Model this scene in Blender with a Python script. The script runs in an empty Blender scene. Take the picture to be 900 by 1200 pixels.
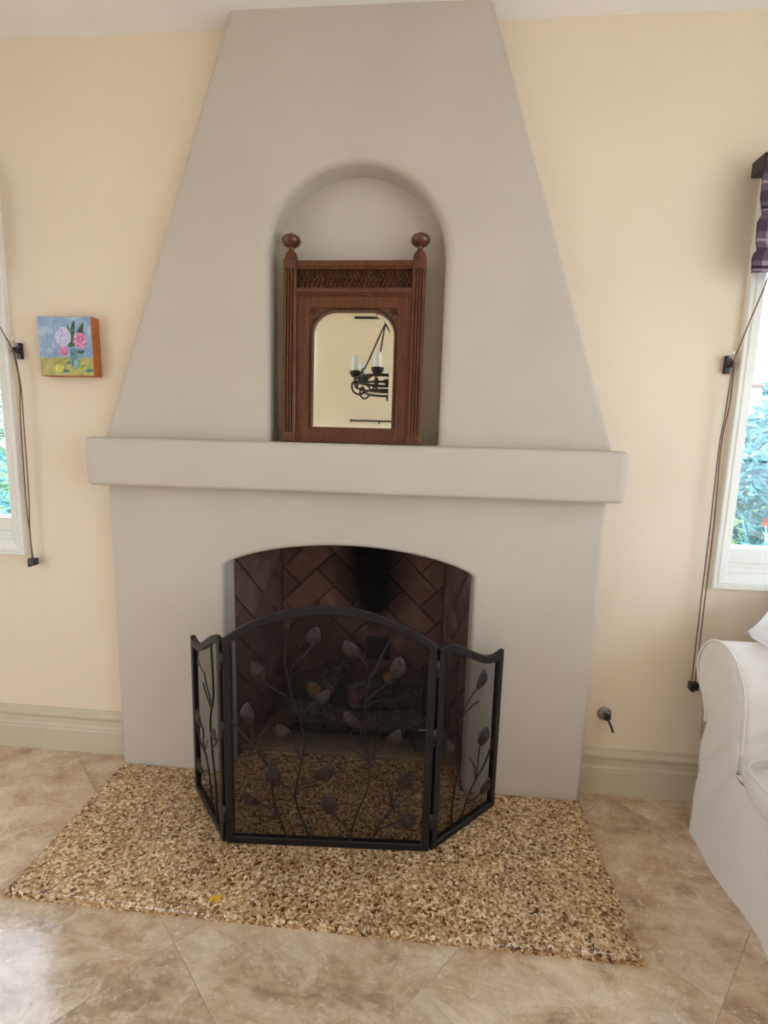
import bpy, bmesh, math, random
from mathutils import Vector, Matrix
from mathutils.geometry import tessellate_polygon
PI = math.pi
random.seed(7)
sc = bpy.context.scene
COL = sc.collection

# ------------------------------------------------------------------ camera
F_PX = 594.16                      # focal length in pixels of a 900 px wide frame
YAW, PITCH, ROLL = 0.08284, -0.152, 0.02643
cam_d = bpy.data.cameras.new('camera'); cam = bpy.data.objects.new('camera', cam_d); COL.objects.link(cam)
fwd = Vector((-math.sin(YAW)*math.cos(PITCH), math.cos(YAW)*math.cos(PITCH), math.sin(PITCH)))
r0 = Vector((math.cos(YAW), math.sin(YAW), 0)); u0 = r0.cross(fwd)
rt = r0*math.cos(ROLL) + u0*math.sin(ROLL); up = -r0*math.sin(ROLL) + u0*math.cos(ROLL)
M4 = Matrix.Identity(4)
for i in range(3):
    M4[i][0] = rt[i]; M4[i][1] = up[i]; M4[i][2] = -fwd[i]
M4.translation = Vector((0.28419, -1.79908, 1.375))
cam.matrix_world = M4
cam_d.sensor_fit = 'HORIZONTAL'; cam_d.sensor_width = 36.0; cam_d.lens = F_PX*36.0/900.0
cam_d.clip_start = 0.02; cam_d.clip_end = 200
sc.camera = cam

# ------------------------------------------------------------------ world, daylight, exposure
sc.view_settings.view_transform = 'Standard'; sc.view_settings.look = 'None'
sc.view_settings.gamma = 1.0; sc.view_settings.use_curve_mapping = False
sc.view_settings.exposure = 2.72
world = bpy.data.worlds.new('world'); sc.world = world; world.use_nodes = True
bg = world.node_tree.nodes['Background']
bg.inputs['Color'].default_value = (0.765, 0.86, 1.0, 1); bg.inputs['Strength'].default_value = 1.0
sc.cycles.use_denoising = True
sc.cycles.max_bounces = 14; sc.cycles.diffuse_bounces = 8; sc.cycles.glossy_bounces = 5
sc.cycles.transparent_max_bounces = 24; sc.cycles.caustics_reflective = False; sc.cycles.caustics_refractive = False
sc.cycles.sample_clamp_indirect = 6.0
def portal(loc, rot, sx, sy):                       # guides sampling of the sky through an opening; emits nothing itself
    d = bpy.data.lights.new('daylight_portal', 'AREA'); d.shape = 'RECTANGLE'; d.size = sx; d.size_y = sy
    d.cycles.is_portal = True
    o = bpy.data.objects.new('daylight_portal', d); COL.objects.link(o); o.location = loc; o.rotation_euler = rot

# ------------------------------------------------------------------ materials
MATS = {}
def nt(name, rough=0.6, metal=0.0, color=(0.8, 0.8, 0.8), spec=0.5, coat=0.0):
    m = bpy.data.materials.new(name); m.use_nodes = True
    b = m.node_tree.nodes['Principled BSDF']
    b.inputs['Base Color'].default_value = (*color, 1); b.inputs['Roughness'].default_value = rough
    b.inputs['Metallic'].default_value = metal; b.inputs['Specular IOR Level'].default_value = spec
    b.inputs['Coat Weight'].default_value = coat
    MATS[name] = m
    return m, m.node_tree.nodes, m.node_tree.links, b
def coords(N, L, scale=(1, 1, 1), kind='Object', rand=False):
    tc = N.new('ShaderNodeTexCoord'); mp = N.new('ShaderNodeMapping'); mp.inputs['Scale'].default_value = scale
    L.new(tc.outputs[kind], mp.inputs['Vector'])
    if rand:
        oi = N.new('ShaderNodeObjectInfo'); mu = N.new('ShaderNodeMath'); mu.operation = 'MULTIPLY'; mu.inputs[1].default_value = 37.0
        L.new(oi.outputs['Random'], mu.inputs[0]); L.new(mu.outputs[0], mp.inputs['Location'])
    return mp.outputs['Vector']
def noise(N, L, vec, scale, detail=4, rough=0.55, dist=0.0):
    n = N.new('ShaderNodeTexNoise'); n.inputs['Scale'].default_value = scale; n.inputs['Detail'].default_value = detail
    n.inputs['Roughness'].default_value = rough; n.inputs['Distortion'].default_value = dist
    L.new(vec, n.inputs['Vector']); return n.outputs['Fac']
def ramp(N, L, fac, stops):
    r = N.new('ShaderNodeValToRGB'); e = r.color_ramp.elements
    while len(e) < len(stops): e.new(0.5)
    for k, (p, c) in enumerate(stops):
        e[k].position = p; e[k].color = (*c, 1)
    L.new(fac, r.inputs['Fac']); return r.outputs['Color']
def mixc(N, L, fac, a, b, mode='MIX'):
    m = N.new('ShaderNodeMix'); m.data_type = 'RGBA'; m.blend_type = mode
    for s, v in ((m.inputs['Factor'], fac), (m.inputs['A'], a), (m.inputs['B'], b)):
        if hasattr(v, 'links') or isinstance(v, bpy.types.NodeSocket): L.new(v, s)
        elif isinstance(v, tuple): s.default_value = (*v, 1)
        else: s.default_value = v
    return m.outputs['Result']
def bump(N, L, b, h, strength=0.2, dist=0.01):
    k = N.new('ShaderNodeBump'); k.inputs['Strength'].default_value = strength; k.inputs['Distance'].default_value = dist
    L.new(h, k.inputs['Height']); L.new(k.outputs['Normal'], b.inputs['Normal'])
def simple(name, color, rough=0.6, metal=0.0, var=0.12, nscale=6.0, bmp=0.05, bscale=60.0, scale=(1, 1, 1), spec=0.5, coat=0.0, bdist=0.004):
    m, N, L, b = nt(name, rough, metal, color, spec, coat)
    v = coords(N, L, scale, rand=True)
    lo = tuple(c*(1-var) for c in color); hi = tuple(min(1, c*(1+var)) for c in color)
    L.new(ramp(N, L, noise(N, L, v, nscale), [(0.3, lo), (0.7, hi)]), b.inputs['Base Color'])
    if bmp: bump(N, L, b, noise(N, L, v, bscale, 3), bmp, bdist)
    return m
simple('wall_paint', (0.82, 0.70, 0.555), 0.62, var=0.02, nscale=2.5, bmp=0.10, bscale=35, spec=0.25)
simple('greige_plaster', (0.565, 0.508, 0.435), 0.6, var=0.035, nscale=3.0, bmp=0.16, bscale=9, spec=0.25, bdist=0.006)
simple('ceiling_paint', (0.89, 0.885, 0.87), 0.7, var=0.02, bmp=0.05)
simple('trim_paint', (0.615, 0.545, 0.415), 0.38, var=0.03, bmp=0.03)
simple('window_paint', (0.80, 0.79, 0.74), 0.35, var=0.03, bmp=0.02)
simple('black_iron', (0.022, 0.021, 0.022), 0.42, metal=0.55, var=0.25, nscale=30, bmp=0.25, bscale=120)
simple('frame_iron', (0.016, 0.014, 0.016), 0.40, metal=0.45, var=0.2, nscale=30, bmp=0.2, bscale=140)
simple('vine_iron', (0.026, 0.020, 0.019), 0.40, metal=0.65, var=0.3, nscale=40, bmp=0.25, bscale=150)
simple('leaf_iron', (0.042, 0.032, 0.031), 0.42, metal=0.65, var=0.35, nscale=60, bmp=0.5, bscale=90)
simple('chrome', (0.72, 0.70, 0.68), 0.22, metal=1.0, var=0.05, bmp=0)
simple('grey_metal', (0.30, 0.29, 0.30), 0.35, metal=0.85, var=0.15, nscale=60, bmp=0.05)
simple('black_plastic', (0.018, 0.016, 0.022), 0.35, var=0.1, bmp=0)
simple('dark_bronze', (0.045, 0.035, 0.030), 0.4, metal=0.4, var=0.2, bmp=0)
simple('cord_brown', (0.17, 0.10, 0.07), 0.75, var=0.2, nscale=80, bmp=0.2, bscale=300)
simple('soot_mortar', (0.13, 0.088, 0.070), 0.95, var=0.3, nscale=12, bmp=0.4, bscale=60)
simple('firebox_floor', (0.30, 0.215, 0.140), 0.9, var=0.25, nscale=9, bmp=0.35, bscale=70)
simple('soot_shade_black', (0.006, 0.006, 0.006), 0.95, var=0.2, bmp=0.1)
simple('candle_wax', (0.80, 0.83, 0.80), 0.45, var=0.04, bmp=0.05)
simple('grout', (0.44, 0.34, 0.24), 0.9, var=0.12, nscale=20, bmp=0.2, bscale=150)
simple('outlet_plastic', (0.62, 0.53, 0.38), 0.35, var=0.02, bmp=0)
simple('painting_side', (0.44, 0.13, 0.035), 0.55, var=0.18, nscale=14, bmp=0.1)
simple('lawn', (0.10, 0.17, 0.06), 0.9, var=0.4, nscale=3, bmp=0.3, bscale=40)
simple('leaf_green', (0.17, 0.36, 0.22), 0.5, var=0.45, nscale=5, bmp=0)
simple('leaf_blue', (0.17, 0.40, 0.44), 0.5, var=0.35, nscale=4, bmp=0)
simple('petal_red', (0.65, 0.09, 0.05), 0.6, var=0.2, bmp=0)
simple('stem_brown', (0.10, 0.07, 0.045), 0.85, var=0.2, bmp=0.2)
simple('stucco', (0.72, 0.68, 0.60), 0.85, var=0.05, bmp=0.3, bscale=40)

def mk_travertine():
    m, N, L, b = nt('travertine', 0.24, spec=0.75)
    v = coords(N, L, (1, 1, 1), rand=True); vs = coords(N, L, (1.0, 1.7, 1), rand=True)
    a = ramp(N, L, noise(N, L, vs, 4.2, 12, 0.78, 0.35), [(0.34, (0.31, 0.205, 0.128)), (0.47, (0.55, 0.400, 0.272)), (0.56, (0.66, 0.52, 0.385)), (0.68, (0.80, 0.67, 0.52))])
    light = ramp(N, L, noise(N, L, v, 13, 10, 0.75, 0.7), [(0.54, (0, 0, 0)), (0.63, (1, 1, 1))])
    lm = N.new('ShaderNodeMath'); lm.operation = 'MULTIPLY'; lm.inputs[1].default_value = 0.55; L.new(light, lm.inputs[0])
    c = mixc(N, L, lm.outputs[0], a, (0.80, 0.71, 0.56))
    fl = ramp(N, L, noise(N, L, vs, 48, 4, 0.6, 0.3), [(0.61, (0, 0, 0)), (0.68, (0.5, 0.5, 0.5))]); c = mixc(N, L, fl, c, (0.86, 0.77, 0.64))
    pit = ramp(N, L, noise(N, L, v, 42, 5, 0.6, 0.8), [(0.28, (1, 1, 1)), (0.34, (0, 0, 0))])
    pm = N.new('ShaderNodeMath'); pm.operation = 'MULTIPLY'; pm.inputs[1].default_value = 0.6; L.new(pit, pm.inputs[0])
    c = mixc(N, L, pm.outputs[0], c, (0.22, 0.15, 0.09))
    oi = N.new('ShaderNodeObjectInfo'); tint = ramp(N, L, oi.outputs['Random'], [(0.0, (0.94, 0.93, 0.92)), (1.0, (1.03, 1.02, 1.0))])
    c = mixc(N, L, 1.0, c, tint, 'MULTIPLY'); L.new(c, b.inputs['Base Color'])
    L.new(ramp(N, L, noise(N, L, v, 7, 5), [(0.3, (0.06, 0.06, 0.06)), (0.75, (0.19, 0.19, 0.19))]), b.inputs['Roughness'])
    bump(N, L, b, noise(N, L, v, 9, 6, 0.65, 0.5), 0.10, 0.01)
mk_travertine()
def mk_granite():
    m, N, L, b = nt('granite', 0.13, spec=0.5)
    v = coords(N, L)
    dn = N.new('ShaderNodeTexNoise'); dn.inputs['Scale'].default_value = 45; dn.inputs['Detail'].default_value = 3; L.new(v, dn.inputs['Vector'])
    ad = N.new('ShaderNodeMix'); ad.data_type = 'VECTOR'; ad.inputs['Factor'].default_value = 0.022; L.new(v, ad.inputs['A']); L.new(dn.outputs['Color'], ad.inputs['B'])
    vo = N.new('ShaderNodeTexVoronoi'); vo.inputs['Scale'].default_value = 150; L.new(ad.outputs['Result'], vo.inputs['Vector'])
    sx = N.new('ShaderNodeSeparateColor'); L.new(vo.outputs['Color'], sx.inputs['Color'])
    c = ramp(N, L, sx.outputs['Red'], [(0.0, (0.100, 0.047, 0.020)), (0.10, (0.30, 0.165, 0.076)), (0.30, (0.46, 0.285, 0.145)), (0.55, (0.62, 0.43, 0.25)), (0.78, (0.78, 0.60, 0.41)), (0.94, (0.88, 0.75, 0.58))])
    r = c.node; r.color_ramp.interpolation = 'CONSTANT'
    big = noise(N, L, v, 5, 5, 0.6, 0.6)
    c = mixc(N, L, 1.0, c, ramp(N, L, big, [(0.3, (0.72, 0.68, 0.62)), (0.7, (1.12, 1.1, 1.05))]), 'MULTIPLY')
    vein = ramp(N, L, noise(N, L, v, 30, 6, 0.7, 2.2), [(0.36, (1, 1, 1)), (0.42, (0, 0, 0))])
    msk = ramp(N, L, noise(N, L, v, 4.0, 3), [(0.45, (0.15, 0.15, 0.15)), (0.60, (0.85, 0.85, 0.85))])
    vm = N.new('ShaderNodeMath'); vm.operation = 'MULTIPLY'; L.new(vein, vm.inputs[0]); L.new(msk, vm.inputs[1])
    c = mixc(N, L, vm.outputs[0], c, (0.045, 0.022, 0.012)); L.new(c, b.inputs['Base Color'])
    bump(N, L, b, sx.outputs['Green'], 0.05, 0.002)
mk_granite()
def mk_wood(name, c1, c2, c3):
    m, N, L, b = nt(name, 0.36, spec=0.4, coat=0.08)
    v = coords(N, L, (9, 9, 0.9), rand=True)
    L.new(ramp(N, L, noise(N, L, v, 7, 7, 0.65, 1.4), [(0.25, c1), (0.5, c2), (0.78, c3)]), b.inputs['Base Color'])
    bump(N, L, b, noise(N, L, v, 22, 4), 0.08, 0.003)
mk_wood('mahogany', (0.056, 0.0145, 0.006), (0.118, 0.035, 0.013), (0.190, 0.064, 0.024))
mk_wood('mahogany_cross', (0.056, 0.0145, 0.006), (0.118, 0.035, 0.013), (0.190, 0.064, 0.024))
simple('mahogany_dark', (0.095, 0.028, 0.013), 0.28, var=0.3, nscale=25, bmp=0.1, coat=0.4)
def mk_brick():
    m, N, L, b = nt('firebrick', 0.85, spec=0.2)
    v = coords(N, L, (1, 1, 1)); vr = coords(N, L, (1, 1, 1), rand=True)
    c = ramp(N, L, noise(N, L, vr, 7, 6, 0.6, 0.5), [(0.25, (0.125, 0.070, 0.055)), (0.55, (0.175, 0.105, 0.082)), (0.8, (0.25, 0.175, 0.145))])
    oi = N.new('ShaderNodeObjectInfo'); c = mixc(N, L, 1.0, c, ramp(N, L, oi.outputs['Random'], [(0, (0.75, 0.72, 0.72)), (1, (1.15, 1.1, 1.05))]), 'MULTIPLY')
    # a soot stain with a shape of its own rises up the middle of the back wall
    sp = N.new('ShaderNodeSeparateXYZ'); L.new(v, sp.inputs[0])
    nz = noise(N, L, v, 4.5, 5)
    a1 = N.new('ShaderNodeMath'); a1.operation = 'SUBTRACT'; L.new(sp.outputs['X'], a1.inputs[0]); a1.inputs[1].default_value = 0.06
    a2 = N.new('ShaderNodeMath'); a2.operation = 'ABSOLUTE'; L.new(a1.outputs[0], a2.inputs[0])
    a3 = N.new('ShaderNodeMath'); a3.operation = 'MULTIPLY_ADD'; L.new(nz, a3.inputs[0]); a3.inputs[1].default_value = 0.16; L.new(a2.outputs[0], a3.inputs[2])
    up_ = N.new('ShaderNodeMapRange'); up_.inputs['From Min'].default_value = 0.40; up_.inputs['From Max'].default_value = 0.58; up_.inputs['To Min'].default_value = 0.25; up_.inputs['To Max'].default_value = 0.0
    L.new(sp.outputs['Z'], up_.inputs['Value']); a4 = N.new('ShaderNodeMath'); a4.operation = 'ADD'; L.new(a3.outputs[0], a4.inputs[0]); L.new(up_.outputs[0], a4.inputs[1])
    soot = ramp(N, L, a4.outputs[0], [(0.14, (1, 1, 1)), (0.30, (0, 0, 0))])
    c = mixc(N, L, soot, c, (0.010, 0.008, 0.008)); L.new(c, b.inputs['Base Color'])
    bump(N, L, b, noise(N, L, vr, 40, 5), 0.4, 0.004)
mk_brick()
def mk_log(name, c1, c2, c3, sc_=(14, 2.2, 14)):
    m, N, L, b = nt(name, 0.95, spec=0.1)
    v = coords(N, L, sc_, rand=True)
    f = noise(N, L, v, 2.6, 6, 0.6, 1.2)
    L.new(ramp(N, L, f, [(0.3, c1), (0.52, c2), (0.75, c3)]), b.inputs['Base Color']); bump(N, L, b, f, 0.9, 0.02)
mk_log('log_bark', (0.030, 0.024, 0.022), (0.085, 0.070, 0.062), (0.19, 0.16, 0.14))
mk_log('log_cut', (0.17, 0.10, 0.045), (0.26, 0.165, 0.08), (0.34, 0.23, 0.12), (6, 6, 6))
mk_log('log_cut_rose', (0.13, 0.070, 0.055), (0.19, 0.105, 0.085), (0.25, 0.15, 0.12), (6, 6, 6))
def mk_fabric():
    m, N, L, b = nt('slipcover', 0.9, color=(0.80, 0.765, 0.735), spec=0.15)
    b.inputs['Sheen Weight'].default_value = 0.25
    v = coords(N, L); w = N.new('ShaderNodeTexNoise'); w.inputs['Scale'].default_value = 420; L.new(v, w.inputs['Vector'])
    ms = N.new('ShaderNodeMath'); ms.operation = 'MULTIPLY_ADD'; ms.inputs[1].default_value = 0.012; L.new(w.outputs['Fac'], ms.inputs[0])
    wv = coords(N, L, (2.0, 1.0, 2.2)); L.new(noise(N, L, wv, 3.2, 1.5, 0.4, 0.9), ms.inputs[2])
    bump(N, L, b, ms.outputs[0], 0.40, 0.03)
    L.new(ramp(N, L, noise(N, L, v, 3), [(0.3, (0.77, 0.735, 0.705)), (0.7, (0.83, 0.80, 0.77))]), b.inputs['Base Color'])
mk_fabric()
simple('pillow_white', (0.86, 0.88, 0.92), 0.5, var=0.03, bmp=0.15, bscale=18, bdist=0.01)
def mk_plaid():
    m, N, L, b = nt('plaid', 0.9, spec=0.1)
    v = coords(N, L); sp = N.new('ShaderNodeSeparateXYZ'); L.new(v, sp.inputs[0])
    def band(sock, period, width, off=0.0):
        a = N.new('ShaderNodeMath'); a.operation = 'MULTIPLY_ADD'; L.new(sock, a.inputs[0]); a.inputs[1].default_value = 1/period; a.inputs[2].default_value = off+50
        f = N.new('ShaderNodeMath'); f.operation = 'FRACT'; L.new(a.outputs[0], f.inputs[0])
        t = N.new('ShaderNodeMath'); t.operation = 'LESS_THAN'; L.new(f.outputs[0], t.inputs[0]); t.inputs[1].default_value = width
        return t.outputs[0]
    X, Z = sp.outputs['X'], sp.outputs['Z']
    base = (0.34, 0.28, 0.33)
    c = mixc(N, L, 0.0, base, base)
    for s, p, w, o, col, fa in ((X, .085, .40, 0, (0.055, 0.025, 0.06), .7), (Z, .085, .40, .1, (0.055, 0.025, 0.06), .7), (X, .085, .10, .35, (0.42, 0.36, 0.40), .7), (Z, .085, .10, .45, (0.42, 0.36, 0.40), .7), (Z, .17, .06, .7, (0.02, 0.01, 0.03), .9), (X, .17, .06, .7, (0.02, 0.01, 0.03), .9)):
        k = N.new('ShaderNodeMath'); k.operation = 'MULTIPLY'; L.new(band(s, p, w, o), k.inputs[0]); k.inputs[1].default_value = fa
        c = mixc(N, L, k.outputs[0], c, col)
    L.new(c, b.inputs['Base Color'])
    bump(N, L, b, noise(N, L, v, 300, 2), 0.2, 0.001)
mk_plaid()
def mk_mirror():
    m, N, L, b = nt('mirror_silver', 0.015, metal=1.0, color=(0.90, 0.88, 0.80))
    v = coords(N, L); L.new(ramp(N, L, noise(N, L, v, 5), [(0.3, (0.96, 0.945, 0.87)), (0.7, (0.97, 0.955, 0.89))]), b.inputs['Base Color'])
mk_mirror()
def mk_glass():
    m = bpy.data.materials.new('window_glass'); m.use_nodes = True; N = m.node_tree.nodes; L = m.node_tree.links
    N.remove(N['Principled BSDF']); out = N['Material Output']
    t = N.new('ShaderNodeBsdfTransparent'); t.inputs['Color'].default_value = (0.95, 0.98, 0.98, 1)
    g = N.new('ShaderNodeBsdfGlossy'); g.inputs['Roughness'].default_value = 0.02
    lw = N.new('ShaderNodeLayerWeight'); lw.inputs['Blend'].default_value = 0.5; mx = N.new('ShaderNodeMixShader')   # same from both sides of the thin pane
    pw = N.new('ShaderNodeMath'); pw.operation = 'POWER'; pw.inputs[1].default_value = 5.0; L.new(lw.outputs['Facing'], pw.inputs[0])
    ma = N.new('ShaderNodeMath'); ma.operation = 'MULTIPLY_ADD'; ma.inputs[1].default_value = 0.88; ma.inputs[2].default_value = 0.07; L.new(pw.outputs[0], ma.inputs[0])
    L.new(ma.outputs[0], mx.inputs[0]); L.new(t.outputs[0], mx.inputs[1]); L.new(g.outputs[0], mx.inputs[2]); L.new(mx.outputs[0], out.inputs['Surface'])
    MATS['window_glass'] = m
mk_glass()
def mk_gauze():
    m = bpy.data.materials.new('wire_gauze'); m.use_nodes = True; N = m.node_tree.nodes; L = m.node_tree.links
    b = N['Principled BSDF']; out = N['Material Output']
    b.inputs['Base Color'].default_value = (0.012, 0.009, 0.008, 1); b.inputs['Roughness'].default_value = 0.6; b.inputs['Specular IOR Level'].default_value = 0.12
    t = N.new('ShaderNodeBsdfTransparent'); mx = N.new('ShaderNodeMixShader')
    tc = N.new('ShaderNodeTexCoord'); n = N.new('ShaderNodeTexNoise'); n.inputs['Scale'].default_value = 60; L.new(tc.outputs['Object'], n.inputs['Vector'])
    r = N.new('ShaderNodeMapRange'); r.inputs['To Min'].default_value = 0.50; r.inputs['To Max'].default_value = 0.56; L.new(n.outputs['Fac'], r.inputs['Value'])
    L.new(r.outputs[0], mx.inputs[0]); L.new(t.outputs[0], mx.inputs[1]); L.new(b.outputs[0], mx.inputs[2]); L.new(mx.outputs[0], out.inputs['Surface'])
    MATS['wire_gauze'] = m
mk_gauze()
def mk_canvas():
    m, N, L, b = nt('painted_canvas', 0.55, spec=0.3)
    v = coords(N, L); sp = N.new('ShaderNodeSeparateXYZ'); L.new(v, sp.inputs[0])
    sky = ramp(N, L, noise(N, L, v, 17, 5, 0.6, 1.2), [(0.3, (0.17, 0.29, 0.50)), (0.52, (0.30, 0.42, 0.60)), (0.72, (0.58, 0.64, 0.72))])
    tab = ramp(N, L, noise(N, L, v, 22, 5, 0.6, 1.2), [(0.3, (0.28, 0.28, 0.08)), (0.55, (0.48, 0.43, 0.14)), (0.75, (0.58, 0.54, 0.28))])
    k = N.new('ShaderNodeMath'); k.operation = 'MULTIPLY_ADD'; L.new(noise(N, L, v, 14, 3), k.inputs[0]); k.inputs[1].default_value = 0.02; L.new(sp.outputs['Z'], k.inputs[2])
    g = N.new('ShaderNodeMath'); g.operation = 'LESS_THAN'; L.new(k.outputs[0], g.inputs[0]); g.inputs[1].default_value = 0.075
    L.new(mixc(N, L, g.outputs[0], sky, tab), b.inputs['Base Color']); bump(N, L, b, noise(N, L, v, 90, 4, 0.6, 1), 0.3, 0.002)
mk_canvas()
def paint(name, a, c, d, s=60):
    m, N, L, b = nt(name, 0.5, spec=0.3); v = coords(N, L)
    L.new(ramp(N, L, noise(N, L, v, s, 4, 0.6, 1.5), [(0.3, a), (0.5, c), (0.7, d)]), b.inputs['Base Color'])
    bump(N, L, b, noise(N, L, v, 120, 3), 0.3, 0.001)
paint('paint_lilac', (0.30, 0.27, 0.52), (0.56, 0.52, 0.74), (0.84, 0.83, 0.90))
paint('paint_pink', (0.40, 0.06, 0.20), (0.66, 0.22, 0.40), (0.86, 0.58, 0.68))
paint('paint_leaf', (0.018, 0.045, 0.03), (0.045, 0.11, 0.065), (0.15, 0.26, 0.14))
paint('paint_vase', (0.06, 0.15, 0.19), (0.17, 0.32, 0.33), (0.45, 0.58, 0.52), 35)
paint('paint_lemon', (0.40, 0.38, 0.04), (0.66, 0.60, 0.10), (0.82, 0.78, 0.35), 40)
paint('paint_lime', (0.14, 0.22, 0.06), (0.36, 0.42, 0.09), (0.62, 0.60, 0.20), 40)
paint('paint_shadow', (0.05, 0.10, 0.14), (0.10, 0.18, 0.20), (0.20, 0.28, 0.22), 40)
simple('yellow_wax', (0.75, 0.42, 0.03), 0.5, var=0.2, bmp=0.1)

# ------------------------------------------------------------------ helpers
class MB:
    """collects faces; build() links ONE mesh object"""
    def __init__(s): s.v = []; s.f = []; s.sm = []
    def add(s, vs, fs, smooth=False):
        o = len(s.v); s.v.extend(tuple(p) for p in vs)
        s.f.extend(tuple(i+o for i in f) for f in fs); s.sm.extend([smooth]*len(fs)); return s
    def box(s, x0, x1, y0, y1, z0, z1):
        return s.add([(x0,y0,z0),(x1,y0,z0),(x1,y1,z0),(x0,y1,z0),(x0,y0,z1),(x1,y0,z1),(x1,y1,z1),(x0,y1,z1)],
                     [(0,3,2,1),(4,5,6,7),(0,1,5,4),(1,2,6,5),(2,3,7,6),(3,0,4,7)])
    def rbox(s, x0, x1, y0, y1, z0, z1, r=0.004):
        """box with chamfered edges"""
        bm = bmesh.new(); vs = [bm.verts.new(p) for p in ((x0,y0,z0),(x1,y0,z0),(x1,y1,z0),(x0,y1,z0),(x0,y0,z1),(x1,y0,z1),(x1,y1,z1),(x0,y1,z1))]
        for f in ((0,3,2,1),(4,5,6,7),(0,1,5,4),(1,2,6,5),(2,3,7,6),(3,0,4,7)): bm.faces.new([vs[i] for i in f])
        bmesh.ops.bevel(bm, geom=list(bm.edges), offset=r, segments=2, affect='EDGES', profile=0.5)
        bm.verts.index_update()
        s.add([v.co.copy() for v in bm.verts], [tuple(v.index for v in f.verts) for f in bm.faces]); bm.free(); return s
    def tube(s, pts, r, n=8, cap=True, closed=False):
        P = [Vector(p) for p in pts]; R = r if isinstance(r, (list, tuple)) else [r]*len(P)
        rings = []; prev = None; m = len(P)
        for i, p in enumerate(P):
            a = P[(i-1) % m] if (i > 0 or closed) else p; b = P[(i+1) % m] if (i < m-1 or closed) else p
            t = (b-a).normalized()
            if prev is None:
                q = Vector((0,0,1)) if abs(t.z) < 0.9 else Vector((1,0,0)); u = t.cross(q).normalized()
            else: u = (prev - t*prev.dot(t)).normalized()
            prev = u; w = t.cross(u)
            rings.append([p + (u*math.cos(2*PI*k/n) + w*math.sin(2*PI*k/n))*R[i] for k in range(n)])
        vs = [q for rg in rings for q in rg]; fs = []
        for i in range(m if closed else m-1):
            j = (i+1) % m
            for k in range(n): fs.append((i*n+k, i*n+(k+1)%n, j*n+(k+1)%n, j*n+k))
        s.add(vs, fs, True)
        if cap and not closed:
            s.add(rings[0], [tuple(reversed(range(n)))]); s.add(rings[-1], [tuple(range(n))])
        return s
    def lathe(s, prof, c=(0,0,0), n=20, axis='z'):
        vs = []; fs = []; k = len(prof)
        for j in range(n):
            a = 2*PI*j/n
            for (r, z) in prof:
                p = (r*math.cos(a), r*math.sin(a), z)
                if axis == 'y': p = (r*math.cos(a), z, r*math.sin(a))
                vs.append((p[0]+c[0], p[1]+c[1], p[2]+c[2]))
        for j in range(n):
            for i in range(k-1):
                fs.append((j*k+i, ((j+1)%n)*k+i, ((j+1)%n)*k+i+1, j*k+i+1))
        return s.add(vs, fs, True)
    def grid(s, fn, nu, nv, smooth=True):
        vs = [fn(i/nu, j/nv) for j in range(nv+1) for i in range(nu+1)]
        fs = [(j*(nu+1)+i, j*(nu+1)+i+1, (j+1)*(nu+1)+i+1, (j+1)*(nu+1)+i) for j in range(nv) for i in range(nu)]
        return s.add(vs, fs, smooth)
    def mesh(s, name, mat, merge=0.0):
        me = bpy.data.meshes.new(name); me.from_pydata([tuple(v) for v in s.v], [], s.f)
        me.polygons.foreach_set('use_smooth', s.sm); 
        bm = bmesh.new(); bm.from_mesh(me)
        if merge: bmesh.ops.remove_doubles(bm, verts=bm.verts, dist=merge)
        bmesh.ops.recalc_face_normals(bm, faces=bm.faces); bm.to_mesh(me); bm.free()
        if mat: me.materials.append(MATS[mat])
        return me
    def build(s, name, mat, parent=None, merge=0.0):
        return link(name, s.mesh(name, mat, merge), parent)
def link(name, me, parent=None):
    o = bpy.data.objects.new(name, me); COL.objects.link(o)
    if parent is not None:
        o.parent = parent; o.matrix_parent_inverse = world_of(parent).inverted()
    return o
def world_of(o):
    m = o.matrix_basis.copy()
    return m if o.parent is None else world_of(o.parent) @ o.matrix_parent_inverse @ m
def tag(o, label, cat, group=None):
    o['label'] = label; o['category'] = cat
    if group: o['group'] = group
    return o
def thing(name, loc, label, cat, group=None):
    o = bpy.data.objects.new(name, None); COL.objects.link(o); o.location = loc; o.empty_display_size = 0.05
    return tag(o, label, cat, group)
def struct(o): o['kind'] = 'structure'; return o
def catmull(pts, n=6, closed=False):
    P = [Vector(p) for p in pts]; out = []; m = len(P)
    for i in range(m if closed else m-1):
        if closed: a, b, c, d = P[(i-1)%m], P[i], P[(i+1)%m], P[(i+2)%m]
        else: a, b, c, d = P[max(i-1,0)], P[i], P[i+1], P[min(i+2,m-1)]
        for k in range(n):
            t = k/n; out.append(0.5*((2*b)+(c-a)*t+(2*a-5*b+4*c-d)*t*t+(3*b-a-3*c+d)*t**3))
    if not closed: out.append(P[-1])
    return out
def offset(poly, d):
    """move every vertex of a loop to its left by d (CCW: inwards)"""
    n = len(poly); out = []
    for i in range(n):
        a, b, c = poly[i-1], poly[i], poly[(i+1) % n]
        e1 = (b[0]-a[0], b[1]-a[1]); e2 = (c[0]-b[0], c[1]-b[1]); l1 = math.hypot(*e1) or 1e-9; l2 = math.hypot(*e2) or 1e-9
        n1 = (-e1[1]/l1, e1[0]/l1); n2 = (-e2[1]/l2, e2[0]/l2); k = max(0.25, 1+n1[0]*n2[0]+n1[1]*n2[1])
        out.append((b[0]+d*(n1[0]+n2[0])/k, b[1]+d*(n1[1]+n2[1])/k))
    return out
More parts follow.
